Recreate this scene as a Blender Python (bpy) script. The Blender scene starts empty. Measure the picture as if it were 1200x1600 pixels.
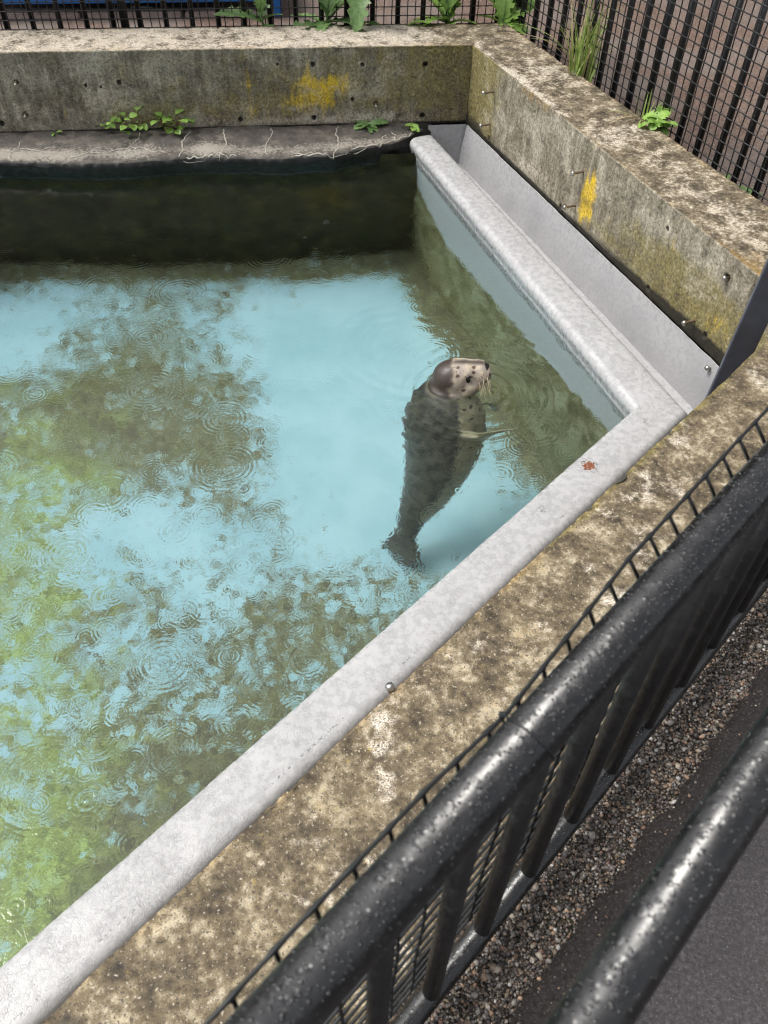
import bpy, bmesh, math, random
import numpy as np
from mathutils import Vector, Matrix

random.seed(7)
RNG = np.random.default_rng(11)
SC = bpy.context.scene
COL = SC.collection

# ------------------------------------------------------------------ camera
H = 1.65
PITCH, ROLL = math.radians(47.4459), math.radians(-1.6034)
fw = np.array([0, math.cos(PITCH), -math.sin(PITCH)])
rt = np.array([1.0, 0, 0]); dn = -np.cross(rt, fw)
cr, sr = math.cos(ROLL), math.sin(ROLL)
rx, dx = cr * rt + sr * dn, -sr * rt + cr * dn
cam = bpy.data.cameras.new('camera')
co = bpy.data.objects.new('camera', cam); COL.objects.link(co)
m = Matrix.Identity(4)
for i in range(3):
    m[i][0] = rx[i]; m[i][1] = -dx[i]; m[i][2] = -fw[i]
m[0][3], m[1][3], m[2][3] = 0, 0, H
co.matrix_world = m
cam.sensor_fit = 'VERTICAL'; cam.sensor_height = 36; cam.lens = 29.463
cam.clip_start = 0.05; cam.clip_end = 300
cam.dof.use_dof = True; cam.dof.focus_distance = 3.0; cam.dof.aperture_fstop = 6.8
SC.camera = co

# ------------------------------------------------------------------ light
SUN_AZ, SUN_EL = math.radians(-84), math.radians(57)     # azimuth from +Y, clockwise
w = bpy.data.worlds.new('World'); SC.world = w; w.use_nodes = True
nt = w.node_tree; nt.nodes.clear()
sky = nt.nodes.new('ShaderNodeTexSky'); sky.sky_type = 'NISHITA'; sky.sun_disc = False
sky.sun_elevation = SUN_EL; sky.sun_rotation = SUN_AZ; sky.dust_density = 4.0; sky.air_density = 1.0; sky.ozone_density = 1.0
hs = nt.nodes.new('ShaderNodeHueSaturation'); hs.inputs['Saturation'].default_value = 0.22
bg = nt.nodes.new('ShaderNodeBackground'); bg.inputs['Strength'].default_value = 0.15
wo = nt.nodes.new('ShaderNodeOutputWorld')
nt.links.new(sky.outputs[0], hs.inputs['Color']); nt.links.new(hs.outputs[0], bg.inputs[0]); nt.links.new(bg.outputs[0], wo.inputs[0])
sl = bpy.data.lights.new('sun', 'SUN'); sl.energy = 2.2; sl.angle = math.radians(22); sl.color = (1, .96, .89)
so = bpy.data.objects.new('sun', sl); COL.objects.link(so)
sd = Vector((math.sin(SUN_AZ) * math.cos(SUN_EL), math.cos(SUN_AZ) * math.cos(SUN_EL), math.sin(SUN_EL)))
so.rotation_euler = sd.to_track_quat('Z', 'Y').to_euler(); so.location = (-3, 0, 6)
SC.view_settings.view_transform = 'Standard'; SC.view_settings.look = 'None'
SC.view_settings.gamma = 1; SC.view_settings.use_curve_mapping = False
SC.view_settings.exposure = 0.65
SC.render.engine = 'CYCLES'
cy = SC.cycles
cy.use_denoising = True; cy.denoiser = 'OPENIMAGEDENOISE'
cy.caustics_refractive = True; cy.caustics_reflective = False
cy.max_bounces = 8; cy.diffuse_bounces = 3; cy.glossy_bounces = 3; cy.transmission_bounces = 6; cy.transparent_max_bounces = 6
cy.sample_clamp_indirect = 6.0; cy.blur_glossy = 0.3
cy.pixel_filter_type = 'BLACKMAN_HARRIS'; cy.filter_width = 1.15; cy.denoising_input_passes = 'RGB_ALBEDO_NORMAL'; cy.denoising_prefilter = 'ACCURATE'
cy.use_adaptive_sampling = True; cy.adaptive_threshold = 0.012

# ------------------------------------------------------------------ noise in numpy
def vnoise(P, scale, seed=0):
    Q = np.asarray(P, float) * scale + seed * 17.13
    i = np.floor(Q).astype(np.int64); f = Q - i; f = f * f * (3 - 2 * f)
    def h(a, b, c):
        n = (a * 374761393 + b * 668265263 + c * 2147483647 + seed * 1274126177) & 0xffffffff
        n = ((n ^ (n >> 13)) * 1274126177) & 0xffffffff
        n = n ^ (n >> 16)
        return (n & 0xffff) / 65535.0
    r = 0
    for a in (0, 1):
        for b in (0, 1):
            for c in (0, 1):
                r = r + h(i[:, 0] + a, i[:, 1] + b, i[:, 2] + c) * (f[:, 0] if a else 1 - f[:, 0]) * (f[:, 1] if b else 1 - f[:, 1]) * (f[:, 2] if c else 1 - f[:, 2])
    return r
def fbm(P, scale, oct=4, seed=0, rough=.5):
    t = 0; a = 1; s = 0
    for k in range(oct):
        t = t + a * vnoise(P, scale * 2 ** k, seed + k); s += a; a *= rough
    return t / s
def sstep(x, a, b):
    t = np.clip((x - a) / (b - a), 0, 1); return t * t * (3 - 2 * t)

# ------------------------------------------------------------------ node helper
class NT:
    def __init__(s, name):
        s.m = bpy.data.materials.new(name); s.m.use_nodes = True
        s.t = s.m.node_tree; s.t.nodes.clear()
        s.out = s.t.nodes.new('ShaderNodeOutputMaterial')
    def n(s, typ, **k):
        nd = s.t.nodes.new(typ)
        for a, b in k.items(): setattr(nd, a, b)
        return nd
    def set(s, inp, v):
        if v is None: return
        if isinstance(v, bpy.types.NodeSocket): s.t.links.new(v, inp)
        elif isinstance(v, (tuple, list)) and len(v) == 3 and inp.type == 'RGBA': inp.default_value = (*v, 1)
        else: inp.default_value = v
    def pos(s):
        if not hasattr(s, '_p'): s._p = s.n('ShaderNodeNewGeometry').outputs['Position']
        return s._p
    def scl(s, v, k):
        nd = s.n('ShaderNodeVectorMath', operation='MULTIPLY'); s.set(nd.inputs[0], v); nd.inputs[1].default_value = k; return nd.outputs[0]
    def vadd(s, v, k):
        nd = s.n('ShaderNodeVectorMath', operation='ADD'); s.set(nd.inputs[0], v); s.set(nd.inputs[1], k); return nd.outputs[0]
    def noise(s, scale, detail=4, rough=.5, vec=None, col=False, dist=0):
        nd = s.n('ShaderNodeTexNoise'); s.set(nd.inputs['Vector'], vec or s.pos())
        nd.inputs['Scale'].default_value = scale; nd.inputs['Detail'].default_value = detail; nd.inputs['Roughness'].default_value = rough
        nd.inputs['Distortion'].default_value = dist
        return nd.outputs['Color' if col else 'Fac']
    def vor(s, scale, feature='F1', out='Distance', vec=None, rnd=1, dims='3D'):
        nd = s.n('ShaderNodeTexVoronoi', feature=feature, voronoi_dimensions=dims); s.set(nd.inputs['Vector'], vec or s.pos())
        nd.inputs['Scale'].default_value = scale; nd.inputs['Randomness'].default_value = rnd
        return nd.outputs[out] if out else nd
    def ma(s, op, a, b=None, c=None, clamp=False):
        nd = s.n('ShaderNodeMath', operation=op); nd.use_clamp = clamp
        s.set(nd.inputs[0], a); s.set(nd.inputs[1], b)
        if c is not None: s.set(nd.inputs[2], c)
        return nd.outputs[0]
    def rng(s, x, a, b, c=0, d=1):
        nd = s.n('ShaderNodeMapRange', interpolation_type='SMOOTHSTEP'); s.set(nd.inputs[0], x)
        for i, v in enumerate((a, b, c, d)): s.set(nd.inputs[i + 1], v)
        return nd.outputs[0]
    def mix(s, f, a, b, blend='MIX'):
        nd = s.n('ShaderNodeMix', data_type='RGBA', blend_type=blend)
        s.set(nd.inputs[0], f); s.set(nd.inputs[6], a); s.set(nd.inputs[7], b); return nd.outputs[2]
    def ramp(s, x, stops):
        nd = s.n('ShaderNodeValToRGB'); s.set(nd.inputs[0], x)
        e = nd.color_ramp.elements
        while len(e) < len(stops): e.new(0.5)
        for el, (p, c) in zip(e, stops): el.position = p; el.color = (*c, 1)
        return nd.outputs[0]
    def attr(s, name):
        nd = s.n('ShaderNodeAttribute', attribute_name=name)
        sp = s.n('ShaderNodeSeparateColor'); s.t.links.new(nd.outputs['Color'], sp.inputs[0])
        return sp.outputs[0], sp.outputs[1], sp.outputs[2]
    def bump(s, h, strength=1, dist=1, normal=None):
        nd = s.n('ShaderNodeBump'); nd.inputs['Strength'].default_value = strength; nd.inputs['Distance'].default_value = dist
        s.set(nd.inputs['Height'], h); s.set(nd.inputs['Normal'], normal); return nd.outputs[0]
    def bsdf(s, color, rough=.6, normal=None, spec=.5, **k):
        b = s.n('ShaderNodeBsdfPrincipled'); s.set(b.inputs['Base Color'], color); s.set(b.inputs['Roughness'], rough)
        s.set(b.inputs['Normal'], normal); s.set(b.inputs['Specular IOR Level'], spec)
        for a, v in k.items(): s.set(b.inputs[a.replace('_', ' ')], v)
        s.t.links.new(b.outputs[0], s.out.inputs[0]); return s.m

# ------------------------------------------------------------------ object helpers
def tag(o, label=None, cat=None, group=None, kind=None):
    if label: o['label'] = label
    if cat: o['category'] = cat
    if group: o['group'] = group
    if kind: o['kind'] = kind
    return o
def link(name, me, mat=None, parent=None, loc=None):
    o = bpy.data.objects.new(name, me); COL.objects.link(o)
    if mat is not None and len(me.materials) == 0: me.materials.append(mat)
    if parent is not None: o.parent = parent
    if loc is not None: o.location = loc
    return o
def mesh(name, V, F, smooth=False, cols=None, origin=None, uv=None):
    V = np.asarray(V, float)
    if origin is not None: V = V - np.asarray(origin, float)
    me = bpy.data.meshes.new(name)
    F = np.asarray(F) if not isinstance(F, list) else F
    if isinstance(F, np.ndarray):
        k = F.shape[1]
        me.vertices.add(len(V)); me.vertices.foreach_set('co', V.astype(np.float32).ravel())
        me.loops.add(F.size); me.loops.foreach_set('vertex_index', F.astype(np.int32).ravel())
        me.polygons.add(len(F)); me.polygons.foreach_set('loop_start', np.arange(0, F.size, k, dtype=np.int32))
        me.update(calc_edges=True); me.validate()
    else:
        me.from_pydata([tuple(v) for v in V], [], F)
    if smooth:
        me.polygons.foreach_set('use_smooth', np.ones(len(me.polygons), bool))
    if cols:
        for an, c in cols.items():
            a = me.color_attributes.new(an, 'FLOAT_COLOR', 'POINT')
            cc = np.ones((len(V), 4), np.float32); cc[:, :3] = c; a.data.foreach_set('color', cc.ravel())
    me.update()
    return me
def empty(name, loc, label=None, cat=None, group=None):
    o = bpy.data.objects.new(name, None); COL.objects.link(o); o.location = loc
    return tag(o, label, cat, group)
def box_bm(V, F, c, s, R=None):
    b = len(V)
    for z in (-1, 1):
        for y in (-1, 1):
            for x in (-1, 1):
                p = Vector((x * s[0] / 2, y * s[1] / 2, z * s[2] / 2))
                if R: p = R @ p
                V.append(tuple(Vector(c) + p))
    for f in ((0, 2, 3, 1), (4, 5, 7, 6), (0, 1, 5, 4), (2, 6, 7, 3), (0, 4, 6, 2), (1, 3, 7, 5)): F.append(tuple(b + i for i in f))
def tube(pts, r, n=8, cap=True, V=None, F=None, closed=False):
    """tube along a polyline; r scalar or list"""
    own = V is None
    if own: V, F = [], []
    pts = [Vector(p) for p in pts]; N = len(pts)
    rs = r if isinstance(r, (list, tuple)) else [r] * N
    b0 = len(V); prev = None
    for i, p in enumerate(pts):
        if closed: t = pts[(i + 1) % N] - pts[i - 1]
        else: t = pts[min(i + 1, N - 1)] - pts[max(i - 1, 0)]
        t.normalize()
        if prev is None:
            a = t.cross(Vector((0, 0, 1)))
            if a.length < .1: a = t.cross(Vector((1, 0, 0)))
        else: a = prev - t * prev.dot(t)
        a.normalize(); prev = a; c = t.cross(a)
        for k in range(n):
            th = 2 * math.pi * k / n
            V.append(tuple(p + (a * math.cos(th) + c * math.sin(th)) * rs[i]))
    for i in range(N if closed else N - 1):
        j = (i + 1) % N
        for k in range(n):
            k2 = (k + 1) % n
            F.append((b0 + i * n + k, b0 + i * n + k2, b0 + j * n + k2, b0 + j * n + k))
    if cap and not closed:
        F.append(tuple(b0 + k for k in range(n - 1, -1, -1))); F.append(tuple(b0 + (N - 1) * n + k for k in range(n)))
    return V, F
def grid_faces(nu, nv, closed_v=False):
    i = np.arange(nu - 1)[:, None]; j = np.arange(nv if closed_v else nv - 1)[None, :]
    j2 = (j + 1) % nv
    a = i * nv + j; b = i * nv + j2; c = (i + 1) * nv + j2; d = (i + 1) * nv + j
    return np.stack([a, b, c, d], -1).reshape(-1, 4)
def resample(poly, step):
    poly = np.asarray(poly, float); seg = np.linalg.norm(np.diff(poly, axis=0), axis=1); t = np.concatenate([[0], np.cumsum(seg)])
    # keep original corner params
    ts = [0.0]
    for k in range(len(seg)):
        n = max(1, int(round(seg[k] / step))); ts += list(t[k] + seg[k] * np.arange(1, n + 1) / n)
    ts = np.array(ts)
    return ts, t
def at_params(poly, frac_idx):
    poly = np.asarray(poly, float); i = np.minimum(frac_idx.astype(int), len(poly) - 2); f = (frac_idx - i)[:, None]
    return poly[i] * (1 - f) + poly[i + 1] * f
def sweep(prof0, prof1, step, tstep):
    """surface between two matching polylines; returns V (nt*np), nt, np, seg-index per column, t per row"""
    p0 = np.asarray(prof0, float); idx = [0.0]
    for k in range(len(p0) - 1):
        L = np.linalg.norm(p0[k + 1] - p0[k]); n = max(1, int(round(L / (step[k] if isinstance(step, (list, tuple)) else step))))
        idx += list(k + np.arange(1, n + 1) / n)
    idx = np.array(idx); idx[-1] = len(p0) - 1
    A = at_params(prof0, np.minimum(idx, len(p0) - 1 - 1e-9)); B = at_params(prof1, np.minimum(idx, len(p0) - 1 - 1e-9))
    L = max(np.linalg.norm(A - B, axis=1)); n = max(2, int(L / tstep) + 1)
    t = np.linspace(0, 1, n)
    V = A[None] * (1 - t[:, None, None]) + B[None] * t[:, None, None]
    return V, idx, t
def vnormals(V, nu, nv):
    G = V.reshape(nu, nv, 3); du = np.gradient(G, axis=0); dv = np.gradient(G, axis=1)
    n = np.cross(du, dv); n /= np.linalg.norm(n, axis=2, keepdims=True) + 1e-12
    return n.reshape(-1, 3)

# ------------------------------------------------------------------ layout of the pool
ZT = 0.02; ZW = -0.5; ZF = -1.65; ZG = -0.15
Ao = np.array([.411, 4.961, ZT]); uA = np.array([-.9925, -.1219, 0]); nA = np.array([.1219, -.9925, 0])    # nA to the pool
C1 = np.array([1.414, 2.498, ZT]); uB = (C1 - Ao) / np.linalg.norm(C1 - Ao); nB = np.array([-uB[1], uB[0], 0]); LB = np.linalg.norm(C1 - Ao)  # nB outward
uC = np.array([math.cos(math.radians(-131.97)), math.sin(math.radians(-131.97)), 0]); nC = np.array([-uC[1], uC[0], 0])  # nC outward
AoO = np.array([.618, 5.324, ZT]); C1O = np.array([1.854, 2.449, ZT])
def pA(s, n=0, z=0): return Ao + uA * s + nA * n + np.array([0, 0, z - ZT])
def pB(s, n=0, z=0): return Ao + uB * s + nB * n + np.array([0, 0, z - ZT])
def pC(s, n=0, z=0): return C1 + uC * s + nC * n + np.array([0, 0, z - ZT])

# ================================================================== materials
def m_concrete():
    N = NT('weathered_concrete')
    P = N.pos()
    pale, ochre, damp_shade = N.attr('m1'); yel, moss, strk = N.attr('m2')
    n_big = N.noise(2.6, 5, .6); n_mid = N.noise(14, 7, .68); n_f = N.noise(75, 6, .75); n_s = N.noise(260, 3, .7)
    sx = N.noise(9, 5, .65, vec=N.scl(P, (3.2, 3.2, .45)))
    base = N.ramp(N.ma('ADD', N.ma('MULTIPLY', n_mid, .6), N.ma('MULTIPLY', n_f, .4)), [(.37, (.018, .013, .008)), (.44, (.068, .050, .028)), (.52, (.165, .128, .076)), (.60, (.46, .40, .29))])
    grey = N.ramp(N.ma('ADD', N.ma('MULTIPLY', sx, .35), N.ma('ADD', N.ma('MULTIPLY', n_mid, .3), N.ma('MULTIPLY', n_f, .35))), [(.37, (.035, .028, .02)), (.44, (.14, .124, .092)), (.53, (.285, .26, .20)), (.62, (.60, .56, .47))])
    c = N.mix(strk, base, grey)
    pf = N.rng(N.ma('ADD', pale, N.ma('ADD', N.ma('MULTIPLY', N.ma('SUBTRACT', n_mid, .5), 1.1), N.ma('MULTIPLY', N.ma('SUBTRACT', n_f, .5), 1.5))), .42, .80)
    c = N.mix(pf, c, N.ramp(n_s, [(.36, (.10, .075, .05)), (.47, (.42, .36, .28)), (.6, (.80, .74, .64))]))
    of = N.rng(N.ma('ADD', ochre, N.ma('MULTIPLY', N.ma('SUBTRACT', n_mid, .5), 2.0)), .35, .85)
    c = N.mix(N.ma('MULTIPLY', of, .75), c, N.ramp(n_f, [(.35, (.10, .06, .018)), (.6, (.34, .22, .07))]))
    mf = N.rng(N.ma('ADD', moss, N.ma('MULTIPLY', N.ma('SUBTRACT', n_mid, .5), 1.6)), .3, .85)
    c = N.mix(N.ma('MULTIPLY', mf, .72), c, N.ramp(n_f, [(.35, (.06, .05, .012)), (.6, (.25, .21, .05))]))
    ya = N.noise(16, 5, .6, vec=N.scl(P, (2.4, 2.4, .5)))
    yf = N.rng(N.ma('ADD', yel, N.ma('ADD', N.ma('MULTIPLY', N.ma('SUBTRACT', ya, .5), 1.8), N.ma('MULTIPLY', N.ma('SUBTRACT', n_f, .5), .9))), .22, 1.0)
    yf = N.ma('MULTIPLY', yf, N.rng(n_s, .32, .5, .3, 1))
    c = N.mix(yf, c, N.ramp(n_f, [(.3, (.46, .29, .012)), (.6, (.78, .54, .02))]))
    # aggregate: dark and light grains
    bl = N.noise(4.2, 6, .68, vec=N.vadd(P, (7.7, 2.1, 3.3)), dist=.5)
    c = N.mix(N.ma('MULTIPLY', N.ma('MULTIPLY', N.rng(bl, .52, .64), strk), N.rng(n_f, .35, .6, .1, .75)), c, (.46, .42, .34))
    c = N.mix(N.ma('MULTIPLY', N.ma('MULTIPLY', N.rng(bl, .47, .36), strk), .55), c, N.ramp(n_f, [(.35, (.03, .026, .02)), (.6, (.14, .115, .06))]))
    g1 = N.rng(N.noise(150, 3, .65), .54, .62); c = N.mix(N.ma('MULTIPLY', g1, .8), c, (.022, .018, .014))
    g2 = N.rng(N.noise(150, 3, .6, vec=N.vadd(P, (3.1, 1.7, 5))), .6, .7); c = N.mix(N.ma('MULTIPLY', g2, .7), c, (.55, .49, .39))
    pit = N.rng(N.vor(42), .0, .13, 1, 0); pit = N.ma('MULTIPLY', pit, N.rng(n_big, .5, .62)); c = N.mix(N.ma('MULTIPLY', pit, .85), c, (.012, .011, .01))
    df = N.rng(N.ma('ADD', damp_shade, N.ma('MULTIPLY', N.ma('SUBTRACT', n_mid, .5), .9)), .35, .8)  # damp tone plus painted shade low on the walls
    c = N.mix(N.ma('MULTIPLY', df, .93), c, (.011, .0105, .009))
    h = N.ma('ADD', N.ma('MULTIPLY', n_mid, .004), N.ma('ADD', N.ma('MULTIPLY', n_f, .0022), N.ma('MULTIPLY', n_s, .0009)))
    h = N.ma('SUBTRACT', h, N.ma('MULTIPLY', pit, .003))
    r = N.rng(n_mid, .3, .7, .62, .88)
    return N.bsdf(c, r, N.bump(h, 1, 1), .35)
M_CON = m_concrete()

def m_black(name, base=(.006, .006, .007), rough=.22, scale=90, coat=0):
    N = NT(name)
    n = N.noise(30, 5, .65); n2 = N.noise(7, 3, .5)
    c = N.mix(N.rng(n, .45, .75), base, tuple(b * 2.2 + .003 for b in base))
    drop = N.rng(N.vor(scale, 'SMOOTH_F1'), .05, .38, 1, 0)
    h = N.ma('ADD', N.ma('MULTIPLY', drop, .0006), N.ma('MULTIPLY', n, .0006))
    h = N.ma('ADD', h, N.ma('MULTIPLY', n2, .004))
    return N.bsdf(c, N.rng(n, .3, .75, rough, rough + .2), N.bump(h, 1, 1), .6, Coat_Weight=coat, Coat_Roughness=.24)
M_BLK = m_black('black_gloss_paint', base=(.003, .003, .0035), rough=.25, coat=.2)
M_BAR = m_black('black_bar_paint', base=(.007, .007, .008), rough=.42)
M_NET = NT('black_plastic_net').bsdf((.008, .009, .010), .38, None, .5)
def m_drop():
    N = NT('water_drop_on_paint')
    return N.bsdf((.006, .006, .007), .04, None, .5, Coat_Weight=.6)
M_DROP = m_drop()

def m_lip():
    N = NT('grey_wet_coating')
    sc, rust, greying = N.attr('m1')
    P = N.pos(); wob = N.vadd(P, N.scl(N.noise(30, 4, .6, col=True), (.05, .05, .05)))
    nb = N.noise(5, 4, .6); nf = N.noise(45, 5, .6)
    v = N.vor(60, 'DISTANCE_TO_EDGE', vec=wob); edge = N.rng(v, .0, .09, 1, 0)
    v2 = N.vor(140, 'DISTANCE_TO_EDGE', vec=wob); edge2 = N.rng(v2, .0, .12, 1, 0)
    wet = N.rng(nb, .42, .58)
    c = N.mix(N.rng(nf, .3, .7), (.30, .30, .308), (.39, .39, .397))
    e = N.ma('MULTIPLY', N.ma('MAXIMUM', edge, N.ma('MULTIPLY', edge2, .5)), N.ma('MULTIPLY', N.ma('ADD', wet, .3, clamp=True), sc))
    c = N.mix(N.ma('MULTIPLY', e, .3), c, (.30, .295, .30))
    c = N.mix(N.rng(N.ma('ADD', greying, N.ma('MULTIPLY', N.ma('SUBTRACT', nf, .5), 1.2)), .3, 1.0, 0, .7), c, (.19, .185, .2))  # mixes in a darker grey by mask
    chips = N.ma('MULTIPLY', N.rng(N.ma('ADD', N.noise(120, 3, .6), N.ma('MULTIPLY', N.rng(rust, .45, .9), .16)), .54, .57), N.rng(rust, .1, .5))
    c = N.mix(chips, c, N.mix(N.rng(rust, .40, .6), (.03, .028, .025), (.17, .045, .012)))
    h = N.ma('ADD', N.ma('MULTIPLY', N.ma('SUBTRACT', 1, e), .0006), N.ma('ADD', N.ma('MULTIPLY', nf, .0012), N.ma('MULTIPLY', N.noise(170, 3, .6), .0005)))
    return N.bsdf(c, N.rng(nf, .3, .7, .16, .42), N.bump(h, 1, 1), .5)
M_LIP = m_lip()

def m_ledge():
    N = NT('dark_ledge_concrete')
    pale, blk, g = N.attr('m1')
    nm = N.noise(12, 7, .7); nf = N.noise(70, 5, .7)
    c = N.ramp(nm, [(.3, (.018, .016, .014)), (.5, (.055, .048, .042)), (.68, (.13, .115, .098))])
    pf = N.rng(N.ma('ADD', pale, N.ma('MULTIPLY', N.ma('SUBTRACT', nf, .5), 1.6)), .45, .85)
    c = N.mix(N.ma('MULTIPLY', pf, .6), c, (.36, .33, .28))
    sp = N.rng(N.noise(190, 2, .6), .58, .68); c = N.mix(N.ma('MULTIPLY', sp, .4), c, (.3, .27, .23))
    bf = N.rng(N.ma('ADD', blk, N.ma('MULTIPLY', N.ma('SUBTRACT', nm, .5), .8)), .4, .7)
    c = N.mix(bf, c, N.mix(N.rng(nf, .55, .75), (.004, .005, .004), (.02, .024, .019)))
    h = N.ma('ADD', N.ma('MULTIPLY', nm, .008), N.ma('MULTIPLY', nf, .003))
    return N.bsdf(c, N.rng(bf, 0, 1, .75, .4), N.bump(h), .4)
M_LEDGE = m_ledge()

def m_floor():
    N = NT('blue_pool_paint_with_algae')
    dens, grn, dark = N.attr('m1')
    P = N.pos()
    wob = N.vadd(P, N.scl(N.noise(9, 3, .5, col=True), (.09, .09, .0)))
    a = N.noise(6.5, 12, .8, vec=wob); a2 = N.noise(20, 8, .74, vec=wob); a3 = N.noise(110, 5, .7)
    f = N.ma('ADD', N.ma('MULTIPLY', a, .33), N.ma('ADD', N.ma('MULTIPLY', a2, .47), N.ma('MULTIPLY', a3, .20)))
    f = N.ma('ADD', N.ma('MULTIPLY', N.ma('SUBTRACT', f, .5), 1.25), .5)
    thr = N.ma('SUBTRACT', .63, N.ma('MULTIPLY', dens, .245))
    d = N.ma('SUBTRACT', f, thr)
    al = N.rng(d, -.003, .009); thick = N.rng(N.ma('ADD', N.ma('MULTIPLY', d, .5), N.ma('MULTIPLY', N.ma('SUBTRACT', N.noise(55, 6, .75), .5), .55)), -.06, .12)
    blue = N.mix(N.rng(N.noise(3, 4, .6), .3, .7), (.33, .565, .64), (.41, .655, .725))
    blue = N.mix(N.ma('MULTIPLY', N.rng(N.noise(60, 5, .7), .5, .75), .18), blue, (.2, .42, .42))
    al1 = N.ramp(thick, [(0, (.27, .27, .11)), (.5, (.125, .108, .028)), (1, (.045, .036, .009))])
    al2 = N.ramp(thick, [(0, (.44, .58, .18)), (.5, (.24, .31, .04)), (1, (.075, .085, .014))])
    ac = N.mix(N.rng(N.ma('ADD', grn, N.ma('MULTIPLY', N.ma('SUBTRACT', N.noise(7, 5, .65), .5), 1.9)), .2, 1.0), al1, al2)
    c = N.mix(N.ma('MULTIPLY', al, .93), blue, ac)
    c = N.mix(dark, c, (.018, .02, .012))
    h = N.ma('MULTIPLY', N.ma('MULTIPLY', al, f), .012)
    return N.bsdf(c, .8, N.bump(h, .6), .2)
M_FLOOR = m_floor()

def m_uwall():
    N = NT('submerged_wall')
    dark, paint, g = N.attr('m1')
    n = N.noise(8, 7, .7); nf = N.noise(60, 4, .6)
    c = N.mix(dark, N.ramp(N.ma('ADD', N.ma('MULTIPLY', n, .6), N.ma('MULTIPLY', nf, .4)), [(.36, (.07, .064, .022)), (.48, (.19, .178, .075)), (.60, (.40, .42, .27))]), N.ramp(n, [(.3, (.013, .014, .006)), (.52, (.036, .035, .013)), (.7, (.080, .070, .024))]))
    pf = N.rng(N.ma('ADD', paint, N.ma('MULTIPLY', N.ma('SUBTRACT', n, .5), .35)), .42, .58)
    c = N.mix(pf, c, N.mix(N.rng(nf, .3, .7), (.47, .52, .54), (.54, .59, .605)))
    return N.bsdf(c, .75, N.bump(N.ma('MULTIPLY', n, .01)), .2)
M_UW = m_uwall()

def m_water():
    N = NT('rippled_rain_water')
    P = N.pos()
    sx = N.n('ShaderNodeSeparateXYZ'); N.t.links.new(P, sx.inputs[0])
    cb = N.n('ShaderNodeCombineXYZ'); N.t.links.new(sx.outputs[0], cb.inputs[0]); N.t.links.new(sx.outputs[1], cb.inputs[1]); P2 = cb.outputs[0]
    tot = None
    def add(x):
        nonlocal tot
        tot = x if tot is None else N.ma('ADD', tot, x)
    def rings(scale, K, amp, width, seed):
        v = N.n('ShaderNodeTexVoronoi', feature='F1', voronoi_dimensions='2D'); N.set(v.inputs['Vector'], N.vadd(P2, (seed, seed * .37, 0)))
        v.inputs['Scale'].default_value = scale; v.inputs['Randomness'].default_value = .85
        d = N.ma('ADD', N.ma('DIVIDE', v.outputs['Distance'], scale), N.ma('MULTIPLY', N.noise(14, 2, .5, vec=P2), .012))
        sp = N.n('ShaderNodeSeparateColor'); N.t.links.new(v.outputs['Color'], sp.inputs[0])
        R = N.ma('MULTIPLY', sp.outputs[0], .42 / scale)
        q = N.ma('SUBTRACT', d, R)
        env = N.ma('EXPONENT', N.ma('MULTIPLY', N.ma('MULTIPLY', q, q), -1.0 / (width * width)))
        fade = N.rng(d, .34 / scale, .50 / scale, 1, 0)
        on = N.ma('MULTIPLY', N.rng(sp.outputs[1], .25, .4), N.ma('SUBTRACT', 1.15, sp.outputs[0]))
        s = N.ma('SINE', N.ma('MULTIPLY', q, K))
        add(N.ma('MULTIPLY', N.ma('MULTIPLY', s, env), N.ma('MULTIPLY', N.ma('MULTIPLY', on, fade), amp)))
    rings(2.6, 330, .00045, .045, 0.0)
    rings(4.6, 480, .00026, .022, 3.3)
    rings(8.5, 700, .00017, .012, 7.9)
    rings(5.3, 420, .00026, .026, 12.4)
    rings(6.7, 560, .00018, .016, 21.7)
    # waves from the seal
    def seal_rings(cx, cy, K, amp, dec, r0, grow):
        v = N.n('ShaderNodeVectorMath', operation='DISTANCE'); N.set(v.inputs[0], P2); v.inputs[1].default_value = (cx, cy, 0)
        d = v.outputs['Value']; d = N.ma('ADD', d, N.ma('MULTIPLY', N.noise(5, 2, .5), .08))
        e = N.ma('MULTIPLY', N.ma('EXPONENT', N.ma('MULTIPLY', N.ma('POWER', N.ma('ABSOLUTE', N.ma('SUBTRACT', d, r0)), 2.0), -dec)), amp)
        add(N.ma('MULTIPLY', N.ma('SINE', N.ma('MULTIPLY', d, K)), e))
    seal_rings(.36, 2.66, 120, .0011, 26, .26, 0)
    seal_rings(.33, 2.62, 230, .00025, 30, .22, 0)
    seal_rings(.10, 2.9, 90, .0006, 60, .30, 0)
    add(N.ma('MULTIPLY', N.noise(5.5, 3, .5, vec=P2), .0035))
    add(N.ma('MULTIPLY', N.noise(17, 4, .6, vec=P2, dist=1.0), .0012))
    add(N.ma('MULTIPLY', N.noise(75, 2, .5, vec=P2, dist=.4), .00042))
    nrm = N.bump(tot, 1, 1)
    b = N.n('ShaderNodeBsdfPrincipled')
    N.set(b.inputs['Base Color'], (.90, .965, .955)); N.set(b.inputs['Roughness'], 0.0); N.set(b.inputs['IOR'], 1.333)
    N.set(b.inputs['Transmission Weight'], 1.0); N.set(b.inputs['Normal'], nrm)
    N.t.links.new(b.outputs[0], N.out.inputs[0]); return N.m
M_WATER = m_water()

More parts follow.
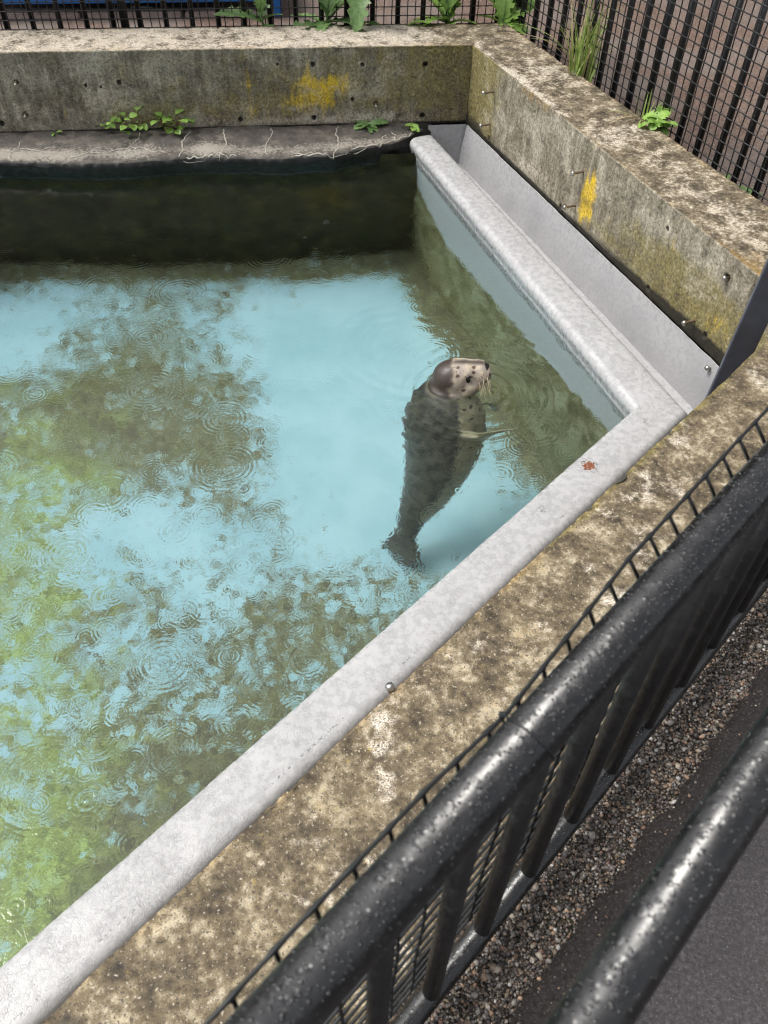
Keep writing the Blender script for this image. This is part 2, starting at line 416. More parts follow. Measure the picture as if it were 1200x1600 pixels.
def m_gravelbed():
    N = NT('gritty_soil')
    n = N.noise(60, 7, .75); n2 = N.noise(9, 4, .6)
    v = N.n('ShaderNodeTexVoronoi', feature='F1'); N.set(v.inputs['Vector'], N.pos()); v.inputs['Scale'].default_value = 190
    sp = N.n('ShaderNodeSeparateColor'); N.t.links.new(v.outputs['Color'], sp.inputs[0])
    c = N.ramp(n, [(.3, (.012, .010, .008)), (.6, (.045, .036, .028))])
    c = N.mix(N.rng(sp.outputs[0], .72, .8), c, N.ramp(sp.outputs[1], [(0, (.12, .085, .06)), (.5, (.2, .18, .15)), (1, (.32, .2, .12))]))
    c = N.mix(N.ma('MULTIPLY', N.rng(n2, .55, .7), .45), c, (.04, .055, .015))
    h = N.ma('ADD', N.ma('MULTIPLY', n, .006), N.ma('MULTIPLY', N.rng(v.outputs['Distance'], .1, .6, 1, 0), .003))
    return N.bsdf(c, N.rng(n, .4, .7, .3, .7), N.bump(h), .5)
def m_asphalt():
    N = NT('wet_asphalt')
    n = N.noise(120, 6, .75); n2 = N.noise(5, 5, .6); v = N.vor(260)
    c = N.ramp(n, [(.32, (.022, .019, .020)), (.5, (.062, .055, .057)), (.68, (.14, .128, .128))])
    dt = N.n('ShaderNodeVectorMath', operation='DOT_PRODUCT'); N.set(dt.inputs[0], N.pos()); dt.inputs[1].default_value = (.7435, -.6687, 0)
    nd = N.ma('ADD', dt.outputs['Value'], .6191)      # metres out from the near wall's pool edge
    worn = N.rng(N.ma('ADD', nd, N.ma('MULTIPLY', N.ma('SUBTRACT', N.noise(14, 5, .7), .5), .12)), .60, .70, 1, 0)
    c = N.mix(N.ma('MULTIPLY', worn, .75), c, N.ramp(n, [(.35, (.012, .009, .008)), (.6, (.05, .04, .035)), (.7, (.2, .16, .13))]))
    c = N.mix(N.ma('MULTIPLY', N.rng(n2, .45, .7), .5), c, (.03, .026, .025))
    c = N.mix(N.ma('MULTIPLY', N.rng(N.noise(280, 2, .5), .64, .7), .9), c, (.26, .23, .22))
    h = N.ma('ADD', N.ma('MULTIPLY', n, N.ma('ADD', .004, N.ma('MULTIPLY', worn, .010))), N.ma('MULTIPLY', v, -.0012))
    return N.bsdf(c, N.rng(n, .3, .7, .35, .62), N.bump(h), .5)
def m_redground():
    N = NT('reddish_wet_tarmac')
    n = N.noise(90, 6, .75); n2 = N.noise(2.3, 4, .55)
    c = N.ramp(n, [(.34, (.045, .028, .022)), (.5, (.135, .09, .07)), (.66, (.30, .22, .18))])
    c = N.mix(N.rng(n2, .4, .62, 0, .6), c, (.14, .12, .108))
    c = N.mix(N.ma('MULTIPLY', N.rng(N.noise(300, 2, .5), .64, .7), .9), c, (.36, .32, .3))
    return N.bsdf(c, N.rng(n2, .35, .65, .45, .7), N.bump(N.ma('MULTIPLY', n, .004)), .5)
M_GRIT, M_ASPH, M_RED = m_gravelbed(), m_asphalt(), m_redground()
def m_attrcol(name, rough, spec=.5, nscale=120, amt=.35, sub=False):
    N = NT(name); a = N.n('ShaderNodeAttribute', attribute_name='col').outputs['Color']
    n = N.noise(nscale, 3, .6); c = N.mix(N.ma('MULTIPLY', N.rng(n, .3, .7), amt), a, (.02, .018, .015))
    return N.bsdf(c, rough, N.bump(N.ma('MULTIPLY', n, .0006)), spec)
M_PEB = m_attrcol('pebble_stone', .42, .5, 300, .45)
def m_plain(name, col, rough=.5, nscale=40, amt=.3, metal=0, h=.0006, spec=.5):
    N = NT(name); n = N.noise(nscale, 5, .65)
    c = N.mix(N.rng(n, .35, .7, 0, amt), col, tuple(x * .35 for x in col))
    return N.bsdf(c, N.rng(n, .3, .7, rough * .8, min(1, rough * 1.2)), N.bump(N.ma('MULTIPLY', n, h)), spec, Metallic=metal)
M_STEEL = m_plain('zinc_steel', (.55, .53, .5), .3, 90, .5, 1)
M_RUSTY = m_plain('stained_steel', (.3, .22, .17), .5, 120, .7, .7)
M_LIME = m_plain('lime_deposit', (.46, .43, .37), .85, 90, .3, h=.002)
M_BLUE = m_plain('blue_painted_board', (.015, .16, .50), .4, 12, .25)
M_TIMB = m_plain('dark_brown_timber', (.035, .026, .02), .8, 12, .5)
M_DARK = m_plain('dark_void_board', (.012, .012, .014), .8)
M_KERB = m_plain('pinkish_kerb_stone', (.50, .40, .36), .8, 60, .5, h=.002)
M_WHITE = m_plain('white_plastic', (.75, .75, .72), .4, 30, .1)
M_PLATE = m_plain('blue_black_paint', (.058, .066, .092), .35, 9, .45, spec=.6)

def m_leaf(name, c0, c1):
    N = NT(name)
    oi = N.n('ShaderNodeObjectInfo').outputs['Random']
    n = N.noise(45, 4, .6)
    c = N.mix(N.rng(n, .3, .7), c0, c1)
    c = N.mix(N.ma('MULTIPLY', oi, .45), c, tuple(x * .55 for x in c0))
    b = N.n('ShaderNodeBsdfPrincipled'); N.set(b.inputs['Base Color'], c); N.set(b.inputs['Roughness'], .45); N.set(b.inputs['Normal'], N.bump(N.ma('MULTIPLY', n, .002)))
    tr = N.n('ShaderNodeBsdfTranslucent'); N.set(tr.inputs[0], c)
    mx = N.n('ShaderNodeMixShader'); mx.inputs[0].default_value = .3
    N.t.links.new(b.outputs[0], mx.inputs[1]); N.t.links.new(tr.outputs[0], mx.inputs[2]); N.t.links.new(mx.outputs[0], N.out.inputs[0]); return N.m
M_LEAF = m_leaf('fresh_leaf', (.19, .34, .06), (.32, .50, .12))
M_LEAF2 = m_leaf('blue_green_leaf', (.12, .24, .07), (.24, .36, .14))
M_GRASS = m_leaf('grass_blade', (.24, .36, .08), (.45, .54, .18))
M_DRY = m_leaf('dry_blade', (.42, .32, .17), (.5, .42, .25))
M_STEM = m_leaf('reddish_stem', (.18, .05, .04), (.22, .12, .06))
M_RIB = m_leaf('pale_midrib', (.38, .46, .24), (.46, .52, .3))

# ================================================================== ground
inner = [pA(9, -.337, ZG), AoO + [0, 0, ZG - ZT], C1O + [0, 0, ZG - ZT], pC(9, .36, ZG)]
cen = np.array([-3.5, 1.5, ZG])
Vg, Fg = [], []
def ringpt(p, k): q = cen + (np.array(p) - cen) * k; q[2] = ZG; return q
corn = inner
ks = [1, 1.15, 1.5, 2.5, 6, 14]
for k in ks:
    for p in corn: Vg.append(tuple(ringpt(p, k)))
for r in range(len(ks) - 1):
    for i in range(4):
        j = (i + 1) % 4
        Fg.append((r * 4 + i, r * 4 + j, r * 4 + 4 + j, r * 4 + 4 + i))
o = link('ground', mesh('ground', Vg, Fg), M_RED); tag(o, kind='structure')

# gravel strip and asphalt path beside the near wall
def strip(name, s0, s1, f_in, f_out, z, mat, step=.012, amp=.004, edge_drop=None):
    ss = np.arange(s0, s1, step); us = np.linspace(0, 1, max(4, int((np.mean(f_out(ss)) - np.mean(f_in(ss))) / step)))
    S, U = np.meshgrid(ss, us, indexing='ij'); n = f_in(S) * (1 - U) + f_out(S) * U
    P = C1[None] + S.reshape(-1, 1) * uC + n.reshape(-1, 1) * nC
    P[:, 2] = z
    P[:, 2] += (fbm(P, 30, 4, 3) - .5) * amp * 2
    if edge_drop is not None: P[:, 2] += edge_drop(S, U).reshape(-1)
    return mesh(name, P, grid_faces(len(ss), len(us))[:, ::-1], True)
def gedge(S):
    s = np.asarray(S); q = np.stack([s.ravel() * 1.0, np.zeros(s.size), np.zeros(s.size)], 1)
    return (.575 + (fbm(q, 9, 3, 5) - .5) * .05 + (fbm(q, 45, 3, 9) - .5) * .02).reshape(s.shape)
one = lambda v: (lambda S: np.full(np.shape(S), v))
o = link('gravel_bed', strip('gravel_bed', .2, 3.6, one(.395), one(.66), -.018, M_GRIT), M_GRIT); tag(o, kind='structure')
o = link('asphalt_path', strip('asphalt_path', .2, 3.6, gedge, one(2.6), 0.0, M_ASPH, .014, .0022,
     lambda S, U: -.014 * (1 - sstep(U, 0, .006)) ), M_ASPH); tag(o, kind='structure')
V, F = [], []
for (sa, sb, na, nb) in ((-6, .22, .36, 7), (3.58, 9, .36, 7), (.2, 3.6, 2.58, 7)):
    b = len(V)
    V += [tuple(pC(sa, na, -.004)), tuple(pC(sb, na, -.004)), tuple(pC(sb, nb, -.004)), tuple(pC(sa, nb, -.004))]
    V += [tuple(pC(sa, na, ZG - .05)), tuple(pC(sb, na, ZG - .05)), tuple(pC(sb, nb, ZG - .05)), tuple(pC(sa, nb, ZG - .05))]
    F += [(b, b + 3, b + 2, b + 1)] + [(b + i, b + (i + 1) % 4, b + 4 + (i + 1) % 4, b + 4 + i) for i in range(4)]
o = link('asphalt_path', mesh('asphalt_outer', V, F), M_ASPH); tag(o, kind='structure')

# pebbles
def pebbles():
    t = (1 + 5 ** .5) / 2
    iv = np.array([(-1, t, 0), (1, t, 0), (-1, -t, 0), (1, -t, 0), (0, -1, t), (0, 1, t), (0, -1, -t), (0, 1, -t), (t, 0, -1), (t, 0, 1), (-t, 0, -1), (-t, 0, 1)], float)
    iv /= np.linalg.norm(iv[0])
    fi = np.array([(0, 11, 5), (0, 5, 1), (0, 1, 7), (0, 7, 10), (0, 10, 11), (1, 5, 9), (5, 11, 4), (11, 10, 2), (10, 7, 6), (7, 1, 8), (3, 9, 4), (3, 4, 2), (3, 2, 6), (3, 6, 8), (3, 8, 9), (4, 9, 5), (2, 4, 11), (6, 2, 10), (8, 6, 7), (9, 8, 1)])
    n = 21000
    s = RNG.uniform(.7, 3.2, n); nn = RNG.uniform(.455, .60, n) + RNG.normal(0, .012, n)
    far = RNG.random(n) < .05; nn[far] = RNG.uniform(.58, .66, far.sum())
    size = .0013 + RNG.gamma(1.4, .00085, n); size = np.minimum(size, .0082)
    size[far] *= .6
    pal = np.array([(.42, .36, .29), (.30, .27, .24), (.16, .14, .13), (.10, .085, .075), (.32, .21, .14), (.24, .14, .10), (.56, .53, .49), (.46, .30, .2), (.07, .06, .055), (.22, .17, .12), (.05, .042, .038)])
    ci = RNG.choice(len(pal), n, p=[.09, .12, .16, .14, .05, .05, .04, .04, .12, .09, .10])
    V = np.zeros((n, 12, 3)); 
    for k in range(n):
        pass
    sc = size[:, None] * np.stack([RNG.uniform(.8, 1.5, n), RNG.uniform(.7, 1.1, n), RNG.uniform(.5, .8, n)], 1)
    loc = iv[None] * (1 + RNG.uniform(-.22, .22, (n, 12, 1))) * sc[:, None]
    a = RNG.uniform(0, 6.283, n); ca, sa = np.cos(a), np.sin(a)
    x = loc[..., 0] * ca[:, None] - loc[..., 1] * sa[:, None]; y = loc[..., 0] * sa[:, None] + loc[..., 1] * ca[:, None]
    tl = RNG.normal(0, .35, n); z = loc[..., 2] + x * tl[:, None] * .6
    c = C1[None] + s[:, None] * uC + nn[:, None] * nC
    c[:, 2] = -.018 + size * .35 + RNG.uniform(0, .004, n); c[far, 2] = .001 + size[far] * .3
    V = np.stack([x, y, z], -1) + c[:, None]
    F = (fi[None] + (np.arange(n) * 12)[:, None, None]).reshape(-1, 3)
    cc = pal[ci] * RNG.uniform(.7, 1.2, (n, 1)); cc = np.repeat(cc, 12, 0)
    return mesh('gravel', V.reshape(-1, 3), F, False, {'col': cc})
o = link('gravel', pebbles(), M_PEB); tag(o, 'loose wet mixed brown and grey gravel in the strip along the near fence', 'gravel', kind='stuff')

# ================================================================== pool floor and walls under water
ALG = [(-2.17,4.28,.75,0),(-1.55,4.34,.7,0),(-.99,4.38,.6,0),(-.61,4.41,.5,0),(-.23,4.43,.3,0),(.11,4.45,.35,0),(.34,4.45,.7,0),(-2.08,3.99,.25,0),(-1.77,4.02,.35,0),(-1.38,4.06,.55,0),(-1.02,4.08,.5,0),(-.66,4.11,.15,0),(-.33,4.13,0,0),(.04,4.14,0,0),(.34,4.15,.2,0),(.56,4.16,.7,0),(-1.99,3.68,.2,.07),(-1.66,3.71,.55,.05),(-1.32,3.73,.65,.02),(-.9,3.76,.45,0),(-.55,3.78,.05,0),(-.17,3.8,0,0),(.12,3.82,0,0),(.4,3.83,.45,0),(.68,3.83,.75,0),(.86,3.84,.9,0),(-1.85,3.29,.7,.35),(-1.5,3.32,.8,.22),(-1.08,3.35,.75,.06),(-.75,3.37,.6,0),(-.52,3.39,.1,0),(-.22,3.4,0,0),(.59,3.43,.85,0),(.86,3.44,.95,0),(1.06,3.44,.7,0),(-1.75,2.95,.75,.63),(-1.42,2.97,.85,.39),(-1.02,3,.85,.11),(-.74,3.02,.75,0),(-.48,3.03,.15,0),(-.14,3.05,.03,0),(.37,3.06,.1,0),(.6,3.07,.75,0),(.85,3.08,.85,0),(-1.63,2.64,.6,.85),(-1.34,2.66,.6,.55),(-1.02,2.68,.45,.21),(-.75,2.69,.6,0),(-.54,2.7,.45,0),(-.3,2.72,.05,0),(-.06,2.73,.03,0),(.3,2.74,0,0),(.57,2.74,.2,0),(.76,2.75,.55,0),(-1.56,2.38,.6,.85),(-1.28,2.4,.3,.55),(-1.11,2.41,.3,.36),(-.89,2.43,.2,.12),(-.72,2.44,.3,0),(-.49,2.45,.5,0),(-.29,2.46,.1,0),(-.11,2.46,.15,0),(.24,2.47,.05,0),(.47,2.48,.05,0),(-1.5,2.15,.75,.85),(-1.23,2.17,.5,.55),(-1.01,2.18,.6,.3),(-.74,2.2,.3,0),(-.55,2.2,.6,0),(-.32,2.21,.7,0),(-.1,2.22,.55,0),(.12,2.23,.6,0),(.29,2.23,.4,0),(-1.43,1.9,.55,.85),(-1.17,1.92,.6,.55),(-.91,1.93,.5,.24),(-.65,1.95,.6,0),(-.38,1.96,.7,0),(-.12,1.97,.65,0),(.12,1.98,.7,0),(-1.35,1.62,.6,.85),(-1.1,1.64,.55,.55),(-.86,1.65,.55,.24),(-.61,1.66,.6,0),(-.36,1.67,.7,0),(-.16,1.68,.8,0),(-1.27,1.37,.65,.85),(-1.04,1.38,.65,.55),(-.81,1.39,.7,.24),(-.57,1.4,.85,0),(-.38,1.41,.85,0),(-1.21,1.14,.7,.85),(-.99,1.15,.8,.55),(-.76,1.16,.85,.24),(-.58,1.17,.9,0),(-1.17,.93,.8,.88),(-.94,.94,.9,.55)]
AL = np.array(ALG)
def pool_floor():
    xs = np.arange(-6.5, 2.0, .03); ys = np.arange(-5.0, 5.2, .03)
    X, Y = np.meshgrid(xs, ys, indexing='ij'); P = np.stack([X.ravel(), Y.ravel(), np.full(X.size, ZF)], 1)
    d2 = (P[:, None, 0] - AL[None, :, 0]) ** 2 + (P[:, None, 1] - AL[None, :, 1]) ** 2
    wgt = np.exp(-d2 / (2 * .13 ** 2)) + 1e-9 / (d2 + .01)
    D = (wgt * AL[:, 2]).sum(1) / wgt.sum(1); G = (wgt * AL[:, 3]).sum(1) / wgt.sum(1)
    D = np.maximum(D, .95 * sstep((P - Ao) @ nB + .12 * (fbm(P, 5, 3, 3) - .5), -.62, -.48) * sstep(P[:, 1], 2.5, 2.9))
    D = np.maximum(D, .85 * sstep(P[:, 1] + .12 * (fbm(P, 4, 3, 9) - .5) - .08 * P[:, 0], 4.36, 4.44))
    # keep only inside the pool
    q = P - C1; inC = q @ nC < -.2; q2 = P - Ao; inB = q2 @ nB < .05; inA = q2 @ nA > -.0
    keep = (inC & inB & inA)
    F = grid_faces(len(xs), len(ys)); F = F[keep[F].any(1)]
    used = np.unique(F); mp = -np.ones(len(P), int); mp[used] = np.arange(len(used))
    me = mesh('pool_floor', P[used], mp[F][:, ::-1] if False else mp[F], True, {'m1': np.stack([D, G, np.zeros(len(P))], 1)[used]})
    return me
me = pool_floor()
o = link('pool_floor', me, M_FLOOR); tag(o, kind='structure')

# polylines of the ledge
WLX = np.array([-7, -2.139, -1.449, -.935, -.411, -.109, .13, .24]); WLY = np.array([3.80, 4.398, 4.425, 4.494, 4.58, 4.653, 4.782, 4.86])
BRX = np.array([-7, -2.093, -1.75, -1.418, -1.092, -.601, -.331, -.166, 0, .152, .24]); BRY = np.array([3.74, 4.339, 4.331, 4.366, 4.454, 4.462, 4.525, 4.614, 4.697, 4.84, 4.9])
def uw_back():
    xs = np.arange(-7, .155, .03); zs = np.linspace(-.46, ZF - .02, 32)
    X, Z = np.meshgrid(xs, zs, indexing='ij'); Y = np.interp(X, WLX[:-2].tolist() + [.6], WLY[:-2].tolist() + [4.72]) + .01
    P = np.stack([X.ravel(), Y.ravel(), Z.ravel()], 1); P[:, 1] += (fbm(P, 4, 4, 2) - .5) * .05
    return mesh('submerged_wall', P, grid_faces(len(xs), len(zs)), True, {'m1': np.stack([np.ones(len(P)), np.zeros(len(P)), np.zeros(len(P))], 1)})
o = link('pool_wall', uw_back(), M_UW); tag(o, kind='structure')
def uw_side(a, b, paint_z):
    a = np.array(a, float); b = np.array(b, float); L = np.linalg.norm(b - a); t = np.linspace(0, 1, int(L / .03) + 2); zs = np.linspace(-.47, ZF - .02, 40)
    T, Z = np.meshgrid(t, zs, indexing='ij'); P = np.zeros((T.size, 3)); P[:, :2] = a + (b - a) * T.reshape(-1, 1); P[:, 2] = Z.ravel()
    pz = paint_z(T.ravel())
    paint = .5 + (P[:, 2] - pz + .02 * (fbm(P, 18, 3, 6) - .5)) * 6
    return mesh('submerged_side', P, grid_faces(len(t), len(zs)), True, {'m1': np.stack([np.zeros(len(P)), np.clip(paint, 0, 1), np.zeros(len(P))], 1)})
SB0 = np.array([.105, 4.70]); SB1 = np.array([.915, 2.51])      # top edge of the pool side under the coping
SBd = (SB1 - SB0) / np.linalg.norm(SB1 - SB0)
o = link('pool_wall', uw_side(SB0 + SBd * -.1 + np.array([.02, .008]), SB1 + SBd * .2 + np.array([.02, .008]), lambda t: np.interp((t * 2.635 - .1) / 2.335, [-.1, .0, .08, .22, .45, .64, .8, 1, 1.2], [-.75, -.78, -.90, -1.03, -.93, -.86, -.80, -.72, -.66])), M_UW); tag(o, kind='structure')
pc0 = pC(.1, -.325)[:2]; pc1 = pC(8.6, -.325)[:2]
o = link('pool_wall', uw_side(pc0, pc1, lambda t: t * 0 - .62), M_UW); tag(o, kind='structure')
pl0 = pA(6.4, 0)[:2]; pl1 = pC(8.6, 0)[:2]
o = link('pool_wall', uw_side(pl0, pl1, lambda t: t * 0 - .62), M_UW); tag(o, kind='structure')

# ================================================================== concrete walls
def wall_mesh(name, prof0, prof1, step, tstep, mask, holes=(), sdir=None, s0=None, face_out=None, rough=.004, origin=(0, 0, 0), keepend=True):
    V, idx, t = sweep(prof0, prof1, step, tstep)
    nu, nv = V.shape[0], V.shape[1]
    P = V.reshape(-1, 3).copy(); N = vnormals(P, nu, nv)
    S = (P - s0) @ sdir
    k = np.tile(idx, nu)
    if N[(k > 1.2) & (k < 1.8), 2].mean() < 0: N = -N
    d = (fbm(P, 9, 4, 1) - .5) * rough * 1.6 + (fbm(P, 60, 3, 4) - .5) * rough
    near = np.minimum(np.abs(k - 1), np.abs(k - 2))     # arris lines of the profile
    chip = np.clip(fbm(P, 26, 3, 8) - .52, 0, 1) * .03
    seg = np.abs(k - np.round(k)); edge = np.exp(-(seg / .06) ** 2) * ((np.round(k) == 1) | (np.round(k) == 2))
    d = d - chip * edge
    for (hs_, hz, hr, dep) in holes:
        r = np.hypot(S - hs_, P[:, 2] - hz); onf = (k >= 2.0)
        d = d - dep * (1 - sstep(r, hr * .75, hr * 1.1)) * onf + .003 * np.exp(-((r - hr * 1.25) / (hr * .25)) ** 2) * onf
    P = P + N * d[:, None]
    m1, m2 = mask(P, S, k)
    for (hs_, hz, hr, dep) in holes:
        r = np.hypot(S - hs_, P[:, 2] - hz); onf = (k >= 2.0)
        m1[:, 2] = np.maximum(m1[:, 2], (1 - sstep(r, hr * .8, hr * 1.15)) * onf)  # blackens the hole interiors through the colour mask
        m1[:, 0] = np.maximum(m1[:, 0], .75 * np.exp(-((r - hr * 1.5) / (hr * .5)) ** 2) * onf * (dep < .01))
    return mesh(name, P, grid_faces(nu, nv), True, {'m1': np.clip(m1, 0, 1), 'm2': np.clip(m2, 0, 1)}, origin)
def blob(S, Z, s, z, rs, rz, p=2):
    q_ = np.stack([S, Z, 0 * S], 1); S = S + (fbm(q_, 14, 3, 71) - .5) * rs * 1.1; Z = Z + (fbm(q_ * np.array([3, .6, 1]), 16, 3, 72) - .5) * rz * 1.1
    return np.exp(-(np.abs((S - s) / rs) ** p + np.abs((Z - z) / rz) ** p))

def maskA(P, S, k):
    Z = P[:, 2]; top = (k < 2.0); m1 = np.zeros((len(P), 3)); m2 = np.zeros((len(P), 3))
    nz = fbm(P, 5, 3, 21); u = k - 1
    bigc = fbm(P, 3.2, 3, 33)
    m1[:, 0] = np.where(top, .62 + .35 * (bigc - .2) - .15 * sstep(u, .05, 0) - .3 * sstep(.35 - S, 0, .3), .16 + .35 * (bigc - .45))  # wall top paler: sunlit look put into the colour, over real pale speckle
    m1[:, 1] = np.where(top, .18 + .34 * np.exp(-((u - 1) / .12) ** 2) + .25 * np.exp(-(u / .12) ** 2), .2 + .36 * sstep(.7 - S, 0, .6) * sstep(Z, -.25, 0))
    face = ~top
    m1[:, 0] += face * (.38 * blob(S, Z, .45, -.36, .35, .06) + .45 * blob(S, Z, 2.0, -.22, .18, .10) + .35 * blob(S, Z, 1.3, -.36, .6, .03) + .5 * blob(S, Z, .212, -.15, .012, .06) + .3 * blob(S, Z, .85, -.35, .3, .03))
    m1[:, 2] = face * (.95 * sstep(-Z, .374, .388) + .4 * blob(S, Z, .5, -.33, .1, .05) + .45 * sstep(.05 - S, 0, .06))  # darkens the groove at the foot, one patch and the corner
    m2[:, 0] = face * (1.0 * blob(S, Z, .865, -.21, .115, .095, 3) + .7 * blob(S, Z, .72, -.17, .08, .07) + .65 * blob(S, Z, 1.225, -.16, .02, .12) + .55 * blob(S, Z, .9, -.07, .015, .08) + .5 * blob(S, Z, 2.24, -.3, .012, .06) + .45 * blob(S, Z, 1.0, -.25, .05, .06) + .30 * blob(S, Z, 1.25, -.3, .25, .05))
    m2[:, 1] = face * (.33 + .3 * blob(S, Z, .8, -.15, .5, .2) + .3 * blob(S, Z, 1.3, -.28, .7, .08) + .4 * sstep(.75 - S, 0, .6) + .25 * blob(S, Z, 1.9, -.3, .3, .07) - .45 * blob(S, Z, .4, -.36, .35, .06) - .35 * sstep(S, 1.9, 2.4)) + top * .12
    m2[:, 2] = np.where(top, .12, .92 - .3 * sstep(.7 - S, 0, .5))
    return m1, m2
zb = -.62
rootA = empty('concrete_wall', tuple(pA(1.5, -.17, ZG)), 'low grey concrete wall across the back with a bright yellow lichen patch', 'wall')
prof0 = [AoO + [0, 0, zb], AoO, Ao, Ao + [0, 0, -.395 - ZT], Ao - nA * .03 + [0, 0, -.41 - ZT], Ao - nA * .03 + [0, 0, zb]]
def shiftA(s): return [pA(s, -.337, zb), pA(s, -.337, ZT), pA(s, 0, ZT), pA(s, 0, -.395), pA(s, -.03, -.41), pA(s, -.03, zb)]
holesA = [(2.451, -.126, .011, .02), (2.45, -.292, .011, .02), (2.59, -.34, .016, .012), (1.917, -.139, .014, .006), (2.094, -.149, .01, .004), (2.02, -.16, .008, .004), (.526, -.278, .012, .02), (.876, -.348, .015, .02), (1.29, -.349, .014, .012), (.253, -.077, .014, .025), (.256, -.351, .016, .025), (.871, -.066, .014, .012), (.6, -.07, .012, .008), (.657, -.251, .012, .01), (1.06, -.06, .008, .006)]
me = wall_mesh('concrete_wall_body', prof0, shiftA(2.9), [.08, .01, .007, .01, .1], .0075, maskA, holesA, uA, Ao, origin=rootA.location)
link('wall_body', me, M_CON, rootA)
me = wall_mesh('concrete_wall_far', shiftA(2.9), shiftA(6.6), [.1, .02, .02, .03, .1], .03, maskA, (), uA, Ao, origin=rootA.location)
link('wall_body', me, M_CON, rootA)

def maskB(P, S, k):
    Z = P[:, 2]; top = (k < 2.0); m1 = np.zeros((len(P), 3)); m2 = np.zeros((len(P), 3)); u = k - 1
    bigc = fbm(P, 3.2, 3, 43); face = ~top
    m1[:, 0] = np.where(top, .40 + .45 * (bigc - .45) + .25 * np.exp(-((u - .95) / .1) ** 2) * (S < 1) + .22 * blob(S, u, 1.9, .5, .35, .3), .08 + .45 * (bigc - .45))
    m1[:, 1] = np.where(top, .12 + .32 * np.exp(-(u / .12) ** 2) + .3 * np.exp(-((u - 1) / .07) ** 2) * (.4 + sstep(S, .5, 1)) + .75 * blob(S, u, 2.5, .95, .25, .3), .12 + .5 * np.exp(-((Z - .01) / .05) ** 2) * blob(S, Z * 0, .75, 0, .3, 1) + .35 * blob(S, Z, 2.1, -.3, .25, .06))
    m1[:, 0] += face * (.4 * blob(S, Z, .75, -.33, .25, .1) + .25 * blob(S, Z, 1.0, -.3, .3, .08))
    m1[:, 2] = face * (.8 * sstep(-Z, .31 + .0 * S, .37) * (.55 + .5 * sstep(S, 1.1, 1.9)) + .6 * sstep(-Z, .365, .385) + .55 * sstep(.045 - S, 0, .05) + .45 * blob(S, Z, .1, -.33, .12, .05) + .4 * blob(S, Z, 2.3, -.36, .25, .07))  # painted shade along the wall foot; corner and a few patches darker too
    m2[:, 0] = face * (1.1 * blob(S, Z, 1.325, -.215, .05, .115, 3) + .4 * blob(S, Z, 1.29, -.2, .07, .1) + .45 * blob(S, Z, 2.33, -.25, .08, .06) + .38 * blob(S, Z, 1.95, -.12, .03, .06))
    m2[:, 1] = face * (.15 + .75 * sstep(.5 - S, 0, .3) + .8 * sstep(S, 1.3, 2.1) * sstep(-Z, .05, .2) + .3 * blob(S, Z, 1.45, -.3, .25, .06)) + top * (.12 + .1 * bigc)
    m2[:, 2] = np.where(top, .1, .85 - .45 * sstep(.35 - S, 0, .3))
    return m1, m2
rootB = empty('concrete_wall', tuple(pB(1.3, .18, ZG)), 'mossy concrete wall running down the right side behind the grey trough', 'wall')
p0 = [AoO + [0, 0, zb], AoO, Ao, Ao + [0, 0, -.395 - ZT], Ao + nB * .03 + [0, 0, -.41 - ZT], Ao + nB * .03 + [0, 0, zb]]
p1 = [C1O + [0, 0, zb], C1O, C1, C1 + [0, 0, -.395 - ZT], C1 + nB * .03 + [0, 0, -.41 - ZT], C1 + nB * .03 + [0, 0, zb]]
holesB = [(1.112, -.365, .014, .012), (1.893, -.36, .014, .012), (2.291, -.335, .014, .014), (1.898, -.073, .012, .006), (.737, -.053, .008, .008), (1.141, -.355, .01, .01), (2.297, -.068, .016, .02), (.17, -.05, .01, .012), (.3, -.36, .012, .012)]
me = wall_mesh('mossy_wall_body', p0, p1, [.08, .01, .007, .01, .1], .0075, maskB, holesB, uB, Ao, origin=rootB.location)
# winding must face outward: flip (profile runs the other way round here)
me.flip_normals()
link('wall_body', me, M_CON, rootB)

def maskC(P, S, k):
    Z = P[:, 2]; top = (k < 2.02); m1 = np.zeros((len(P), 3)); m2 = np.zeros((len(P), 3)); u = k - 1
    b = fbm(P, 5, 3, 53)
    m1[:, 0] = .08 + 1.0 * (b - .42) + 1.7 * np.clip(fbm(P, 14, 3, 60) - .52, 0, 1)
    m1[:, 1] = .16 + .3 * np.exp(-((u - 1) / .05) ** 2) + .2 * blob(S, u, 2.2, .7, .6, .3) + .35 * (fbm(P, 3, 2, 77) - .5)
    m2[:, 1] = .12 + .5 * np.exp(-((u - 1) / .05) ** 2) * (S < 1.5) + .35 * (fbm(P, 4, 2, 70) - .4)
    m2[:, 2] = .05
    return m1, m2
rootC = empty('concrete_wall', tuple(pC(1.8, .18, -.018)), 'brown speckled concrete wall top between the grey coping and the near fence', 'wall')
def shC(s): return [pC(s, .40, -.3), pC(s, .40, ZT), pC(s, 0, ZT), pC(s, 0, -.7)]
me = wall_mesh('near_wall_body', [pC(-.32, .40, -.3), pC(-.32, .40, ZT), C1, C1 + [0, 0, -.7]], shC(2.6), [.06, .008, .06], .008, maskC, (), uC, C1, origin=rootC.location)
me.flip_normals(); link('wall_body', me, M_CON, rootC)
me = wall_mesh('near_wall_body_rest', shC(2.6), shC(8.8), [.1, .03, .1], .04, maskC, (), uC, C1, origin=rootC.location)
me.flip_normals(); link('wall_body', me, M_CON, rootC)
